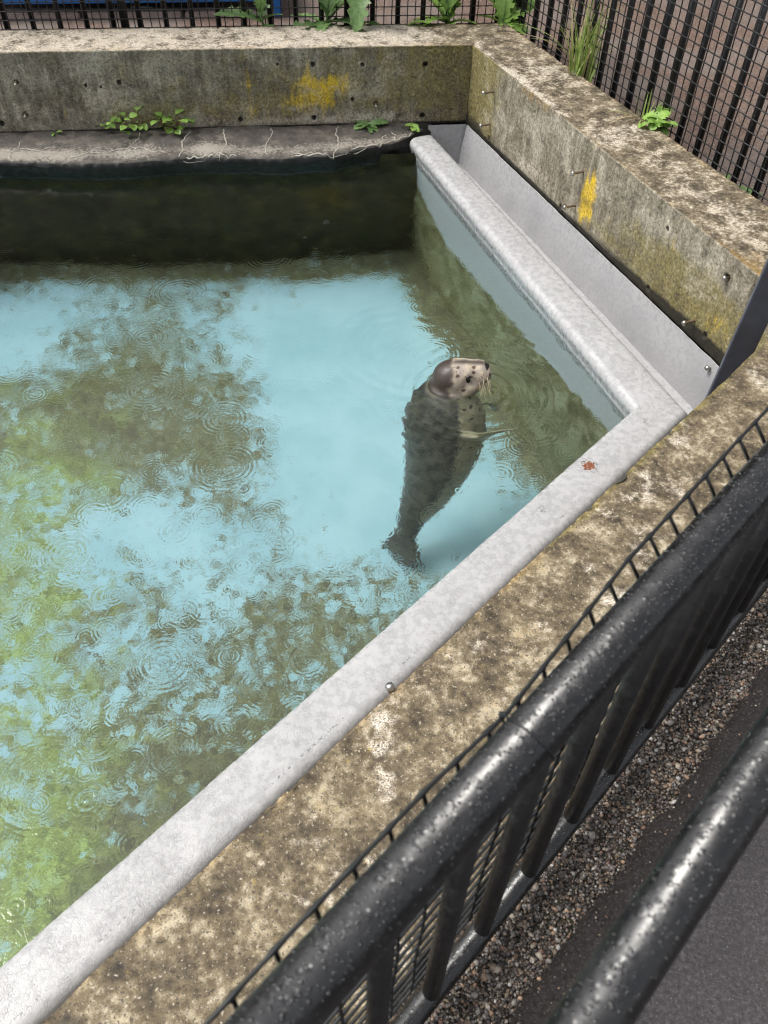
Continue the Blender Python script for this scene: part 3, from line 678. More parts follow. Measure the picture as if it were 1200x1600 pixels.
# closing wall far left
pa, pb = pA(6.5, 0, ZT), pC(8.7, 0, ZT); dd = (pb - pa) / np.linalg.norm(pb - pa); nn_ = np.array([dd[1], -dd[0], 0]); nn_ = nn_ if nn_[0] < 0 else -nn_
me = wall_mesh('left_wall', [pa + nn_ * .35 + [0, 0, -.6], pa + nn_ * .35, pa, pa + [0, 0, -.7]], [pb + nn_ * .35 + [0, 0, -.6], pb + nn_ * .35, pb, pb + [0, 0, -.7]], .06, .06, maskC, (), dd, pa, origin=(pa + pb) / 2)
o = link('concrete_wall', me, M_CON, None, (pa + pb) / 2); tag(o, 'concrete wall closing the far left end of the pool', 'wall')

# bolts in the walls
def bolt(parent, p, d, L, r=.0055, head=.011):
    d = Vector(d).normalized(); p = Vector(p); R = Vector(parent.location)
    V, F = tube([p - d * .03 - R, p + d * L * .5 - R, p + d * L - R], r, 10)
    b = link('bolt', mesh('bolt', V, F, False, None), M_RUSTY, parent)
    V, F = tube([p + d * (L - .004) - R, p + d * (L - .002) - R, p + d * (L + .006) - R, p + d * (L + .010) - R, p + d * (L + .012) - R], [head * .8, head, head, head * .75, head * .3], 12)
    h = link('bolt_head', mesh('bolt_head', V, F, True), M_STEEL, b)
for s, z in ((2.451, -.126), (2.45, -.292), (.526, -.278)):
    bolt(rootA, pA(s, 0, z), nA + np.array([0, 0, -.25]), .018, .007, .008)
for s, z, L in ((.299, -.115, .06), (.297, -.287, .055), (1.246, -.127, .055), (1.233, -.299, .055), (2.213, -.315, .05)):
    bolt(rootB, pB(s, 0, z), -nB, L)
bolt(rootB, pB(2.297, -.004, -.068), -nB, .004, .006, .010)
bolt(rootC, (.030, .962, .004), (-.25, .25, .9), .020, .0075, .0105)

# ================================================================== ledge
def ledge():
    xs = np.arange(-2.6, .215, .010)
    def wy(x): return (Ao + uA * ((x - Ao[0]) / uA[0]))[1] + .035 if np.isscalar(x) else Ao[1] + uA[1] * ((x - Ao[0]) / uA[0]) + .035
    by = np.interp(xs, BRX, BRY); wl = np.interp(xs, WLX, WLY); bk = wy(xs)
    by = np.minimum(by, bk - .05); wl = np.minimum(np.minimum(wl, bk - .03), by - .0 + .03)
    rows = []; kk = []
    nt_ = 22
    for i in range(nt_ + 1):
        f = i / nt_; rows.append(np.stack([xs, bk * (1 - f) + (by + .02) * f, np.full_like(xs, -.388 - .022 * f ** 1.5)], 1)); kk.append(f)
    for i in range(1, 15):
        f = i / 14; a = f * math.pi / 2
        rows.append(np.stack([xs, (by + .02) - .035 * np.sin(min(a * 1.2, math.pi / 2)) * 1.0 + (wl + .0 - (by - .015)) * sstep(f, .2, 1), -.41 - .13 * f ** 1.35 + 0 * xs], 1)); kk.append(1 + f)
    P = np.stack(rows, 1).reshape(-1, 3); k = np.tile(kk, len(xs))
    N = vnormals(P, len(xs), len(rows)); 
    if N[5, 2] < 0: N = -N
    P = P + N * ((fbm(P, 7, 4, 12) - .5) * .022 + (fbm(P, 40, 3, 13) - .5) * .008 * (1 + (k > 1)))[:, None]
    pale = .25 + .5 * np.exp(-((k - .82) / .2) ** 2) + .6 * (fbm(P, 5, 3, 31) - .5)
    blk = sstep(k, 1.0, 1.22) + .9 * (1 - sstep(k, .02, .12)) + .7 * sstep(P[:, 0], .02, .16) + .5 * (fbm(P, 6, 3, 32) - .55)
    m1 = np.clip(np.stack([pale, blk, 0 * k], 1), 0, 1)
    F = grid_faces(len(xs), len(rows))
    return P, F, m1, N
LP, LF, lm, LN = ledge()
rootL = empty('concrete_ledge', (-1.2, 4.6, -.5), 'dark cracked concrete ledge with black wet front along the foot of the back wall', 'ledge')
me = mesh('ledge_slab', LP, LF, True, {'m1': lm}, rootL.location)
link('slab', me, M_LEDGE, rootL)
V = []; F = []
box_bm(V, F, (-4.9, 4.1, -.5), (4.6, .5, .2), Matrix.Rotation(math.radians(7), 3, 'Z'))
link('slab', mesh('ledge_slab_rest', np.array(V), F, False, {'m1': np.zeros((len(V), 3)) + .3}, rootL.location), M_LEDGE, rootL)
from mathutils.bvhtree import BVHTree
LB_ = BVHTree.FromPolygons([Vector(v) for v in LP], [tuple(f) for f in LF.tolist()])
def on_ledge(x, y, dz=.0015):
    h = LB_.ray_cast(Vector((x, y, 0)), Vector((0, 0, -1)))
    return (h[0] + Vector((0, 0, dz))) if h[0] is not None else None
def ledge_y(x, f):   # f 0 back .. 1 brink
    bk = Ao[1] + uA[1] * ((x - Ao[0]) / uA[0]); by = np.interp(x, BRX, BRY); return bk * (1 - f) + by * f
def crack(pts, wid, seed):
    rnd = random.Random(seed); P = []
    for a, b in zip(pts[:-1], pts[1:]):
        n = max(2, int(math.hypot(b[0] - a[0], b[1] - a[1]) / .012))
        for i in range(n):
            t = i / n; P.append((a[0] + (b[0] - a[0]) * t + rnd.uniform(-.005, .005), a[1] + (b[1] - a[1]) * t + rnd.uniform(-.004, .004)))
    P.append(pts[-1])
    Q = [on_ledge(*p) for p in P]; Q = [q for q in Q if q is not None]
    if len(Q) < 2: return
    r = [wid * rnd.uniform(.45, 1.3) for _ in Q]; r[0] = r[-1] = wid * .3
    V, F = tube(Q, r, 5)
    V = np.array(V); c = np.repeat(np.array([tuple(q) for q in Q]), 5, 0); V[:, 2] = c[:, 2] + (V[:, 2] - c[:, 2]) * .5
    link('lime_crack', mesh('lime_crack', V, F, True, None, rootL.location), M_LIME, rootL)
k_ = 0
for x, f0, f1, dxx in ((-2.05, .35, 1, .0), (-1.42, .1, .9, -.03), (-1.15, .1, .95, -.02), (-.95, .08, 1.0, .02), (-.70, .05, .9, .0), (-.32, .05, 1.02, .0), (-.02, .45, .9, .05), (-.10, .9, .45, .06)):
    ys = [(x + dxx * t + .015 * math.sin(7 * t + x * 9), ledge_y(x, f0 + (f1 - f0) * t)) for t in np.linspace(0, 1, 5)]
    crack(ys, .0027, k_); k_ += 1
for xa, xb, fa, fb in ((-2.1, -1.83, .65, .55), (-1.75, -1.45, .8, .6), (-1.44, -1.24, .55, .8), (-1.2, -.98, 1.0, 1.05), (-.55, -.2, .85, 1.05), (-.22, .03, 1.0, .82), (.0, .12, .82, .8), (-1.0, -.85, .9, .95)):
    xs = np.linspace(xa, xb, 7); crack([(x, ledge_y(x, fa + (fb - fa) * i / 6 + .05 * math.sin(i * 2.1))) for i, x in enumerate(xs)], .0030, k_); k_ += 1

for xa, xb, f_ in ((-.54, -.36, .94), (-.24, -.06, .92), (-1.12, -.98, .95)):
    crack([(x, ledge_y(x, f_ + .02 * math.sin(i * 2.3))) for i, x in enumerate(np.linspace(xa, xb, 8))], .0055, k_); k_ += 1

# ================================================================== grey coping and trough
LZ = -.41
I0 = np.array([.132, 4.638]); I1 = np.array([.938, 2.473]); O0 = np.array([.231, 4.80]); O1 = np.array([1.148, 2.452])
dB_ = (I1 - I0) / np.linalg.norm(I1 - I0)
I0e = I0 - dB_ * .13           # end of coping, parallel to wall A
rootG = empty('trough_coping', (.7, 3.4, ZW), 'pale grey painted coping and trough folding around the corner of the pool', 'pool edge')
def lipprof(i, o_, z=LZ):
    """cross section from pool face up over the rounded lip to the trough floor; i,o_ : 2D inner/outer points"""
    i = np.array(i); o_ = np.array(o_); wv = o_ - i; L = np.linalg.norm(wv); e = wv / L
    pts = []
    def q(a, b): pts.append([*(i + e * a), z + b])
    q(.016, -.17); q(.012, -.075); q(.004, -.052); q(.0, -.038)
    for a in np.linspace(0, 1, 7)[1:]:
        th = a * math.pi / 2; q(.034 * (1 - math.cos(th)), -.036 + .036 * math.sin(th))
    q(L * .5, .002)
    q(L - .034, 0)
    for a in np.linspace(0, 1, 5)[1:]:
        th = a * math.pi / 2; q(L - .034 + .034 * math.sin(th), -.028 + .028 * math.cos(th))
    q(L + .004, -.06); q(L + .006, -.235)
    return np.array(pts)
def lip_mask(P, col=1.0):
    m = np.zeros((len(P), 3)); m[:, 0] = col
    for (x, y, r, a) in ((.72, 2.14, .030, 1.0), (.533, 1.92, .026, .42), (.971, 2.39, .024, .42), (.70, 2.17, .02, .4)):
        m[:, 1] = np.maximum(m[:, 1], a * np.exp(-((P[:, 0] - x) ** 2 + (P[:, 1] - y) ** 2) / r ** 2))
    s = (P - C1) @ uC; n = (P - C1) @ nC
    m[:, 1] = np.maximum(m[:, 1], .38 * np.exp(-((n + .205) / .006) ** 2) * (fbm(np.stack([s, s * 0, s * 0], 1), 9, 2, 3) > .55) * (s > .9))
    m[:, 2] = .12 + .5 * sstep(-P[:, 2], .44, .47) * .6  # greyer on the upright faces below the rounded edge
    return m
C_I = lambda s: (C1 + uC * s + nC * -.333)[:2]
C_O = lambda s: (C1 + uC * s + nC * -.165)[:2]
profs = [(I0e, O0 - dB_ * .03), (I1, O1), (C_I(2.7), C_O(2.7)), (C_I(8.6), C_O(8.6))]
for a, b, st in ((0, 1, .008), (1, 2, .008), (2, 3, .05)):
    pr0 = lipprof(*profs[a]); pr1 = lipprof(*profs[b])
    # sweep without resampling the profile corners
    V, idx, t = sweep(pr0, pr1, .009, st)
    P = V.reshape(-1, 3); N = vnormals(P, V.shape[0], V.shape[1]); 
    if N[len(idx) * 0 + len(idx) // 2, 2] < 0: N = -N
    P = P + N * ((fbm(P, 12, 3, 61) - .5) * .004)[:, None]
    me = mesh('coping', P, grid_faces(V.shape[0], V.shape[1]), True, {'m1': lip_mask(P)}, rootG.location)
    link('coping', me, M_LIP, rootG)
# end cap of the coping
pr = lipprof(*profs[0]); c = pr.mean(0); Vc = list(map(tuple, pr)) + [tuple(pr[-1] + [0, 0, -.02])]
link('coping_end', mesh('coping_end', np.array(Vc), [tuple(range(len(Vc)))], False, {'m1': np.tile([.3, 0, .3], (len(Vc), 1))}, rootG.location), M_LIP, rootG)
# trough: floor, back panel, end panel
def panel(name, a, b, c, d, step, greying):
    a, b, c, d = [np.array(x, float) for x in (a, b, c, d)]
    n1 = max(2, int(np.linalg.norm(b - a) / step)); n2 = max(2, int(np.linalg.norm(d - a) / step))
    U, W = np.meshgrid(np.linspace(0, 1, n1), np.linspace(0, 1, n2), indexing='ij'); U = U.reshape(-1, 1); W = W.reshape(-1, 1)
    P = (a * (1 - U) + b * U) * (1 - W) + (d * (1 - U) + c * U) * W
    P = P + (fbm(P, 15, 3, 5)[:, None] - .5) * .003
    m = np.zeros((len(P), 3)); m[:, 0] = .25; m[:, 2] = np.clip(greying(U[:, 0], W[:, 0]) + .5 * (fbm(P, 9, 3, 2) - .5), 0, 1)
    return link(name, mesh(name, P, grid_faces(n1, n2), True, {'m1': m}, rootG.location), M_LIP, rootG)
def b3(s, n, z): return pB(s, n, z)
panel('back_panel', b3(.06, -.023, -.383), b3(2.62, -.023, -.383), b3(2.62, -.05, -.64), b3(.03, -.05, -.64), .012, lambda u, v: .38 + .2 * v + .25 * sstep(u, .8, 1))  # greyer downward and toward the near end
panel('back_panel_edge', b3(.06, -.018, -.383), b3(2.62, -.018, -.383), b3(2.62, -.023, -.3829), b3(.06, -.023, -.3829), .02, lambda u, v: .2 + 0 * u)
panel('end_panel', pA(.225, .045, -.385), pA(.005, .045, -.385), pA(.005, .05, -.64), pA(.225, .05, -.64), .012, lambda u, v: .3 + .2 * v)
panel('trough_floor', [*(O0 - dB_ * .2), -.615], [*(O1 + dB_ * .1), -.615], b3(2.75, -.02, -.61), b3(-.15, -.02, -.61), .02, lambda u, v: .35 + 0 * u)
panel('trough_floor', [*C_O(0.0), -.49], [*C_O(8.6), -.49], pC(8.6, -.0, -.495), pC(0.0, -.0, -.495), .05, lambda u, v: .35 + 0 * u)
V, F = tube([b3(2.40, -.02, -.41) - np.array(rootG.location), b3(2.40, -.04, -.41) - np.array(rootG.location)], .006, 10)
rv = link('rivet', mesh('rivet', V, F), M_STEEL, rootG)
V, F = tube([np.array(b3(2.40, x, -.41)) - np.array(rootG.location) for x in (-.036, -.042, -.048, -.05)], [.010, .012, .008, .002], 12)
link('bolt_head', mesh('rivet_head', V, F, True), M_STEEL, rv)

# upright plate in the corner
V, F = [], []
Rz = Matrix.Rotation(math.radians(-6), 3, 'Z') @ Matrix.Rotation(math.radians(2.4), 3, 'Y')
box_bm(V, F, (0, 0, .55), (.088, .022, 1.1), Rz)
bm = bmesh.new(); bmv = [bm.verts.new(v) for v in V]; [bm.faces.new([bmv[i] for i in f]) for f in F]
bmesh.ops.bevel(bm, geom=bm.edges[:], offset=.003, segments=2, affect='EDGES')
me = bpy.data.meshes.new('plate'); bm.to_mesh(me); bm.free()
o = link('steel_post', me, M_PLATE, None, (1.247, 2.44, -.49)); tag(o, 'flat blue-black painted steel post standing upright in the corner of the trough', 'post')

# ================================================================== water
wp = [(*pA(6.45, .02)[:2],), (*pA(.30, .04)[:2],), tuple(I0 + np.array([.03, .1])), tuple(I1 + np.array([.035, .0])), tuple(C_I(8.6) + (C_O(8.6) - C_I(8.6)) * .3)]
me = mesh('water', [(x, y, ZW) for x, y in wp], [tuple(range(len(wp)))[::-1]])
if me.polygons[0].normal.z < 0: me.flip_normals()
o = link('water', me, M_WATER); tag(o, kind='structure')

M_BUB = NT('clear_bubble').bsdf((1, 1, 1), .0, None, .5, Transmission_Weight=1.0, IOR=1.2)
for (x, y, r), lb in zip(((.173, 2.826, .007), (.217, 2.81, .010), (-.335, 3.96, .014), (-.43, 3.80, .008)),
        ('small air bubble on the water, left of the two just behind the seal head', 'larger air bubble on the water just behind the seal head', 'pale rain splash bubble alone on the dark water below the ledge', 'faint bubble on the dark water left of the splash bubble')):
    bm = bmesh.new(); bmesh.ops.create_uvsphere(bm, u_segments=16, v_segments=10, radius=r); bme = bpy.data.meshes.new('air_bubble'); bm.to_mesh(bme); bm.free()
    bme.polygons.foreach_set('use_smooth', np.ones(len(bme.polygons), bool))
    o = link('air_bubble', bme, M_BUB, None, (x, y, ZW + .001)); o.scale = (1.2, 1, .6); tag(o, lb, 'bubble', 'bubbles on the water')

# ================================================================== fences
def net_mesh(f, s0, s1, z0, z1, pitch, r, origin, sag):
    """welded plastic net: f(s, z) -> world point"""
    V, F = [], []
    ns = int(round((s1 - s0) / pitch)); nz = int(round((z1 - z0) / pitch))
    O = np.array(origin)
    for i in range(ns + 1):
        s = s0 + i * pitch
        pts = []
        for k in range(nz * 2 + 1):
            z = z1 - k * pitch / 2; pts.append(tuple(f(s + sag(s, z), z) - O))
        tube(pts, r, 5, True, V, F)
    for k in range(nz + 1):
        z = z1 - k * pitch; pts = []; rr = []
        for i in range(ns * 4 + 1):
            s = s0 + i * pitch / 4; pts.append(tuple(f(s + sag(s, z), z) - O)); rr.append(r * (1.35 if i % 4 == 0 else .95))
        tube(pts, rr, 5, True, V, F)
    return mesh('net', V, F, True)
def wob(s, z, a, sd):
    return a * (math.sin(s * 3.1 + z * 2 + sd) + .6 * math.sin(s * 7.7 + sd * 2 + z * 5) + .4 * math.sin(z * 11 + s * 2.3))
def railing(label, pf, s0, s1, nrail, ztop, zbot, bar_s, offs, zr=.03):
    org = pf((s0 + s1) / 2, nrail, zbot)
    root = empty('railing', tuple(org), label, 'railing', 'black barred railings around the pool')
    O = np.array(org)
    V, F = tube([pf(s0, nrail, ztop) - O, pf(s1, nrail, ztop) - O], zr, 40); tr = link('top_rail', mesh('top_rail', V, F, True), M_BLK, root)
    V, F = tube([pf(s0, nrail, zbot) - O, pf(s1, nrail, zbot) - O], .021, 20); link('bottom_rail', mesh('bottom_rail', V, F, True), M_BLK, root)
    bm_ = None
    for s in bar_s:
        if bm_ is None:
            V, F = tube([(0, 0, zbot + .01), (0, 0, ztop - .01)], .0150, 14); bm_ = mesh('bar', V, F, True)
        p = pf(s, nrail, 0); b = link('bar', bm_, M_BAR, root, (p[0] - O[0], p[1] - O[1], -O[2]))
    return root, O, tr
fA = lambda s, n, z: pA(s, n, z)
barsA = [-.22 + .1455 * i for i in range(22)]
rA, OA, _ = railing('black railing with netting along the back of the pool behind the yellow-patched wall', fA, -.33, 3.2, -.337 - .10, .85, -.085, barsA, 0)
me = net_mesh(lambda s, z: pA(s, -.337 - .068 + wob(s, z, .0035, 1), z), -.32, 3.13, -.09, .81, .045, .0029, OA, lambda s, z: wob(z * 3, s, .0025, 2)); link('net', me, M_NET, rA)
# side railing runs from behind the back corner down past the frame
uBo = (C1O - AoO) / np.linalg.norm(C1O - AoO); nBo = np.array([-uBo[1], uBo[0], 0])
fB = lambda s, n, z: AoO + uBo * s + nBo * n + np.array([0, 0, z - ZT])
barsB = [.02 + .1385 * i for i in range(22)]
rB, OB, _ = railing('black railing with netting on the right side above the mossy wall', fB, -.12, 3.05, .10, .85, -.085, barsB, 0)
me = net_mesh(lambda s, z: fB(s, .068 + wob(s, z, .004, 4), z), -.1, 3.0, -.09, .81, .0475, .0030, OB, lambda s, z: wob(z * 3, s, .003, 5)); link('net', me, M_NET, rB)
for (root, O, f, ss, n) in ((rA, OA, fA, (-.28, 1.9), -.437), (rB, OB, fB, (-.04, 2.98), .10)):
    for s in ss:
        p = f(s, n, 0); V, F = tube([(0, 0, ZG), (0, 0, .87)], .024, 16); link('post', mesh('post', V, F, True), M_BAR, root, (p[0] - O[0], p[1] - O[1], -O[2]))

# near railing
NR = .4547
barsC = [2.469 + .1365 * k for k in range(5, -17, -1)]
rC, OC, trC = railing('black railing closest to the pool in the foreground, beaded with rain', pC, .25, 3.2, NR, .844, .064, barsC, 0)
for s in (.27, 3.18):
    p = pC(s, NR, 0); V, F = tube([(0, 0, -.03), (0, 0, .84)], .024, 16); link('post', mesh('post', V, F, True), M_BAR, rC, (p[0] - OC[0], p[1] - OC[1], -OC[2]))
def noff(s, z):
    a = np.interp(s, [0, 1.6, 2.1, 2.27, 2.38, 2.5, 2.7, 3.2], [-.064, -.061, -.055, -.042, -.0335, -.040, -.041, -.038])
    w_ = .85 - z
    return float(np.interp(w_, [0, .05, .12, 1], [a, -.032, -.020, -.018])) + wob(s, z, .0016, 3)
nz_ = lambda z: float(np.interp(.85 - z, [0, .05, .1, 1], [.848, .818, .77, -.115]))
me = net_mesh(lambda s, z: pC(s, NR + noff(s, z), nz_(z)), .30, 3.15, .10, .85, .050, .0027, OC, lambda s, z: wob(z * 3, s, .003, 7)); link('net', me, M_NET, rC)
# cable tie
cpt = []
for k in range(40):
    a = 2 * math.pi * k / 40; rr = .0322
    cpt.append(pC(2.383 + .010 * math.sin(a), NR + rr * math.cos(a) - (.004 if math.cos(a) < -.8 else 0), .844 + rr * math.sin(a)) - OC)
V, F = tube(cpt, .0016, 6, closed=True)
link('cable_tie', mesh('cable_tie', V, F, True), M_NET, rC)
V, F = [], []; box_bm(V, F, tuple(pC(2.383, NR - .036, .85) - OC), (.007, .006, .006)); link('cable_tie', mesh('tie_head', V, F), M_NET, rC)

# second handrail nearer to the path, carried by stand-off brackets off both ends of the frame
N2, Z2 = .647, .85
org = pC(1.9, N2, 0)
r2 = empty('handrail', tuple(org), 'thick black handrail in the lower right foreground over the asphalt path', 'handrail')
V, F = tube([pC(.30, N2, Z2) - org, pC(3.2, N2, Z2) - org], .0278, 40); tr2 = link('top_rail', mesh('handrail_tube', V, F, True), M_BLK, r2)
for s in (.32, 3.18):
    V, F = tube([pC(s, NR, .62) - org, pC(s, N2 - .02, .64) - org, pC(s, N2, .70) - org, pC(s, N2, .84) - org], .014, 12); link('bracket', mesh('bracket', V, F, True), M_BAR, r2)

# water drops
def drops(n, s0, s1, nr, z, R, smax, seed, origin, th0=10, th1=150):
    rg = np.random.default_rng(seed); k = 8
    ring = np.stack([np.cos(np.arange(k) * 2 * np.pi / k), np.sin(np.arange(k) * 2 * np.pi / k)], 1)
    prof = [(1.0, -.05), (.92, .32), (.6, .62), (0, .75)]
    VV, FF = [], []; base = 0
    ax = uC; e1 = nC; e2 = np.array([0, 0, 1.0])
    for _ in range(n):
        s = rg.uniform(s0, s1); th = math.radians(np.clip(rg.normal(90, 38), th0, th1 + 20)); r = smax * (.25 + .75 * rg.random() ** 3)
        nrm = e1 * math.cos(th) + e2 * math.sin(th); tg = np.cross(ax, nrm)
        c = C1 + ax * s + e1 * nr + np.array([0, 0, z - ZT]) + nrm * R
        st = rg.uniform(.85, 1.5); wb = 1 + rg.uniform(-.15, .15, k)
        for (a, h) in prof[:-1]:
            for j in range(k): VV.append(c + (ax * ring[j, 0] * wb[j] + tg * ring[j, 1] * st * wb[j]) * r * a + nrm * (h * r * .75))
        VV.append(c + nrm * r * .62)
        for q in range(2):
            for j in range(k): FF.append((base + q * k + j, base + q * k + (j + 1) % k, base + (q + 1) * k + (j + 1) % k, base + (q + 1) * k + j))
        for j in range(k): FF.append((base + 2 * k + j, base + 2 * k + (j + 1) % k, base + 3 * k))
        base += 3 * k + 1
    return mesh('water_drops', np.array(VV), FF, True, None, origin)
o = link('water_drops', drops(9500, .5, 2.85, NR, .844, .0299, .0020, 5, OC), M_DROP, rC); o['kind'] = 'stuff'
o = link('water_drops', drops(5500, .7, 2.8, N2, Z2, .0277, .0021, 6, org), M_DROP, r2); o['kind'] = 'stuff'
o = link('water_drops', drops(5200, .9, 2.75, NR, .064, .0209, .0016, 9, OC), M_DROP, rC); o['kind'] = 'stuff'

# ================================================================== beyond the back fence
def bx(name, parent, c, s, mat, rz=0, bev=.004):
    V, F = [], []; box_bm(V, F, (0, 0, 0), s)
    bm = bmesh.new(); vs = [bm.verts.new(v) for v in V]; [bm.faces.new([vs[i] for i in f]) for f in F]
    if bev: bmesh.ops.bevel(bm, geom=bm.edges[:], offset=bev, segments=2, affect='EDGES')
    me = bpy.data.meshes.new(name); bm.to_mesh(me); bm.free()
    o = link(name, me, mat, parent); P = parent.location if parent is not None else Vector((0, 0, 0)); o.location = Vector(c) - P; o.rotation_euler.z = rz; return o
rzA = math.radians(7)
for i in range(5):
    c = np.array([-2.9 + i * .62, 5.70 + i * .62 * math.tan(rzA) * .85, ZG - .005])
    if c[0] < -.6:
        o = bx('kerb_stone', None, c, (.60, .10, .07), M_KERB, rzA * .85, .008)
        tag(o, ['pinkish kerb stone beyond the back railing, leftmost of four', 'pinkish kerb stone beyond the back railing, second from left', 'pinkish kerb stone beyond the back railing, third from left', 'pinkish kerb stone beyond the back railing, nearest the blue bench leg'][i], 'kerb stone', 'kerb stones beyond the back railing')
rb = empty('bench', (-1.8, 6.15, ZG), 'bright blue boxed bench standing beyond the back railing at the left', 'bench')
bx('seat', rb, (-1.79, 6.02, .125), (2.06, .56, .05), M_BLUE, rzA)
bx('front_board', rb, (-1.76, 5.748, .02), (1.96, .02, .158), M_BLUE, rzA)
bx('leg', rb, (-.757, 5.885, -.025), (.050, .05, .25), M_BLUE, rzA)
bx('leg', rb, (-2.76, 5.64, -.025), (.050, .05, .25), M_BLUE, rzA)
bx('shade_board', rb, (-1.80, 6.10, -.025), (2.0, .03, .24), M_DARK, rzA)  # black sheet added to stand for the shade under the seat
V, F = tube([(-.07, 0, 0), (-.02, .004, .002), (.02, .002, .001), (.07, .006, 0)], [.006, .008, .010, .006], 8)
o = link('plastic_pipe', mesh('plastic_pipe', V, F, True), M_WHITE, None, (-1.63, 5.93, ZG + .012)); tag(o, 'short white plastic pipe lying under the blue bench', 'pipe')

hb = empty('sky_blocker', (-.5, 8.6, ZG), 'added unseen dark timber block beyond the blue bench, keeping sky reflection off the water', 'sky_blocker')  # unseen block, added to darken the far band of water reflection
bx('wall', hb, (-.5, 10.0, 1.9), (13, 2.6, 4.1), M_TIMB, rzA, .02)
bx('roof', hb, (-.5, 9.95, 4.02), (13.6, 3.3, .16), M_DARK, rzA, .02)
for i in range(16):
    x = -6.6 + i * .82; bx('board_batten', hb, (x + .1, 10.0 - 1.32 + (x + .5) * math.tan(rzA), 1.9), (.05, .03, 4.0), M_TIMB, rzA, .004)

# ================================================================== plants
def leaf_mesh(kind, L, W, lobes=5, seed=0):
    rnd = random.Random(seed); n = 18; V = []; F = []
    for i in range(n + 1):
        t = i / n
        if kind == 'round': w = W * (math.sin(math.pi * min(1, max(0, (t - .22) / .78)) ** .9) ** .7 if t > .22 else 0) + W * .07
        elif kind == 'lobed':
            env = math.sin(math.pi * min(1, t * .92 + .04)) ** .6; sw = (t * lobes) % 1.0
            w = W * env * (.38 + .62 * (1 - abs(2 * sw - 1)) ** .8) * (1 + rnd.uniform(-.15, .15)) + W * .05
        else: w = W * math.sin(math.pi * (t * .96 + .02)) ** .7
        droop = -.35 * L * t * t + .12 * L * t
        x = L * t
        jag = 0 if kind == 'round' else W * .10 * (1 if i % 2 else -1)
        cup = .28 * w
        V += [(x + (jag if kind == 'lobed' else 0), w, droop + cup + rnd.uniform(-.04, .04) * W), (x, w * .5, droop + cup * .4), (x, 0, droop), (x, -w * .5, droop + cup * .4), (x - (jag if kind == 'lobed' else 0), -w, droop + cup + rnd.uniform(-.04, .04) * W)]
    for i in range(n):
        for j in range(4): a = i * 5 + j; F.append((a, a + 1, a + 6, a + 5))
    b = len(V)
    tube([(L * t, 0, -.35 * L * t * t + .12 * L * t + .0012) for t in np.linspace(-.02, .9, 8)], [W * .06 * (1 - .8 * t) for t in np.linspace(0, 1, 8)], 4, True, V, F)
    me = mesh('leaf', V, F, True)
    return me
LM = {('round', k): leaf_mesh('round', 1, .36, seed=k) for k in range(2)}
LM.update({('lobed', k): leaf_mesh('lobed', 1, .26, 5, seed=k) for k in range(3)})
LM.update({('plain', k): leaf_mesh('plain', 1, .22, seed=k) for k in range(2)})
def put_leaf(root, kind, k, base, az, el, L, mat, roll=0, wide=1):
    me = LM[(kind, k)]
    key = me.name + mat.name
    if key not in LMC:
        m2 = me.copy(); m2.materials.clear(); m2.materials.append(mat); LMC[key] = m2
    o = bpy.data.objects.new('leaf', LMC[key]); COL.objects.link(o); o.parent = root
    o.location = base; o.rotation_euler = (roll, -el, az); o.scale = (L, L * wide, L); return o
LMC = {}
def weed(name, loc, label, kind, n, L, mat, cat='weed', el=(.2, 1.1), az=(0, 6.28), group=None, seed=0, stems=False, wide=1, spread=.01):
    rnd = random.Random(seed); root = empty(name, loc, label, cat, group)
    for i in range(n):
        a = az[0] + (az[1] - az[0]) * (i + rnd.uniform(-.3, .3)) / n; e = rnd.uniform(*el); l = L * rnd.uniform(.6, 1.15)
        b = (rnd.uniform(-spread, spread), rnd.uniform(-spread, spread), rnd.uniform(0, spread))
        if stems:
            h = rnd.uniform(.25, .75) * L * 1.3; d = Vector((math.cos(a) * math.cos(e), math.sin(a) * math.cos(e), math.sin(e)))
            tip = Vector(b) + d * h
            V, F = tube([Vector(b), Vector(b) + d * h * .5 + Vector((0, 0, .1 * h)), tip], [.0022, .0016, .0012], 5)
            link('stem', mesh('stem', V, F, True), M_STEM, root); b = tuple(tip)
        put_leaf(root, kind, rnd.randrange(2), b, a, e * .55 if not stems else rnd.uniform(-.2, .7), l, mat, rnd.uniform(-.4, .4), wide)
    return root
gl = 'weeds rooted in the crack at the foot of the back wall'
weed('weed', (-1.871, 4.650, -.39), 'tiny three-leaved weed alone at the left on the dark ledge', 'plain', 4, .045, M_LEAF, group=gl, seed=1)
weed('weed', (-1.600, 4.725, -.39), 'sparse small weed beside the two bushy weeds on the ledge', 'round', 9, .042, M_LEAF, group=gl, seed=2, stems=True)
weed('weed', (-1.455, 4.715, -.39), 'bushy round-leaved weed with red stems, left of the bushy pair on the ledge', 'round', 26, .060, M_LEAF, group=gl, seed=3, stems=True, spread=.07)
weed('weed', (-1.246, 4.735, -.39), 'bushy round-leaved weed with red stems, right of the bushy pair on the ledge', 'round', 30, .062, M_LEAF, group=gl, seed=4, stems=True, spread=.05)
weed('weed', (-.153, 4.860, -.39), 'low rosette weed on the ledge below the yellow lichen', 'lobed', 13, .10, M_LEAF2, group=gl, seed=5, el=(.1, .7), wide=1.2)
weed('weed', (.100, 4.850, -.388), 'small yellowing weed at the right end of the ledge beside the grey trough', 'plain', 7, .05, M_LEAF, group=gl, seed=6, el=(.1, .8), wide=1.6)

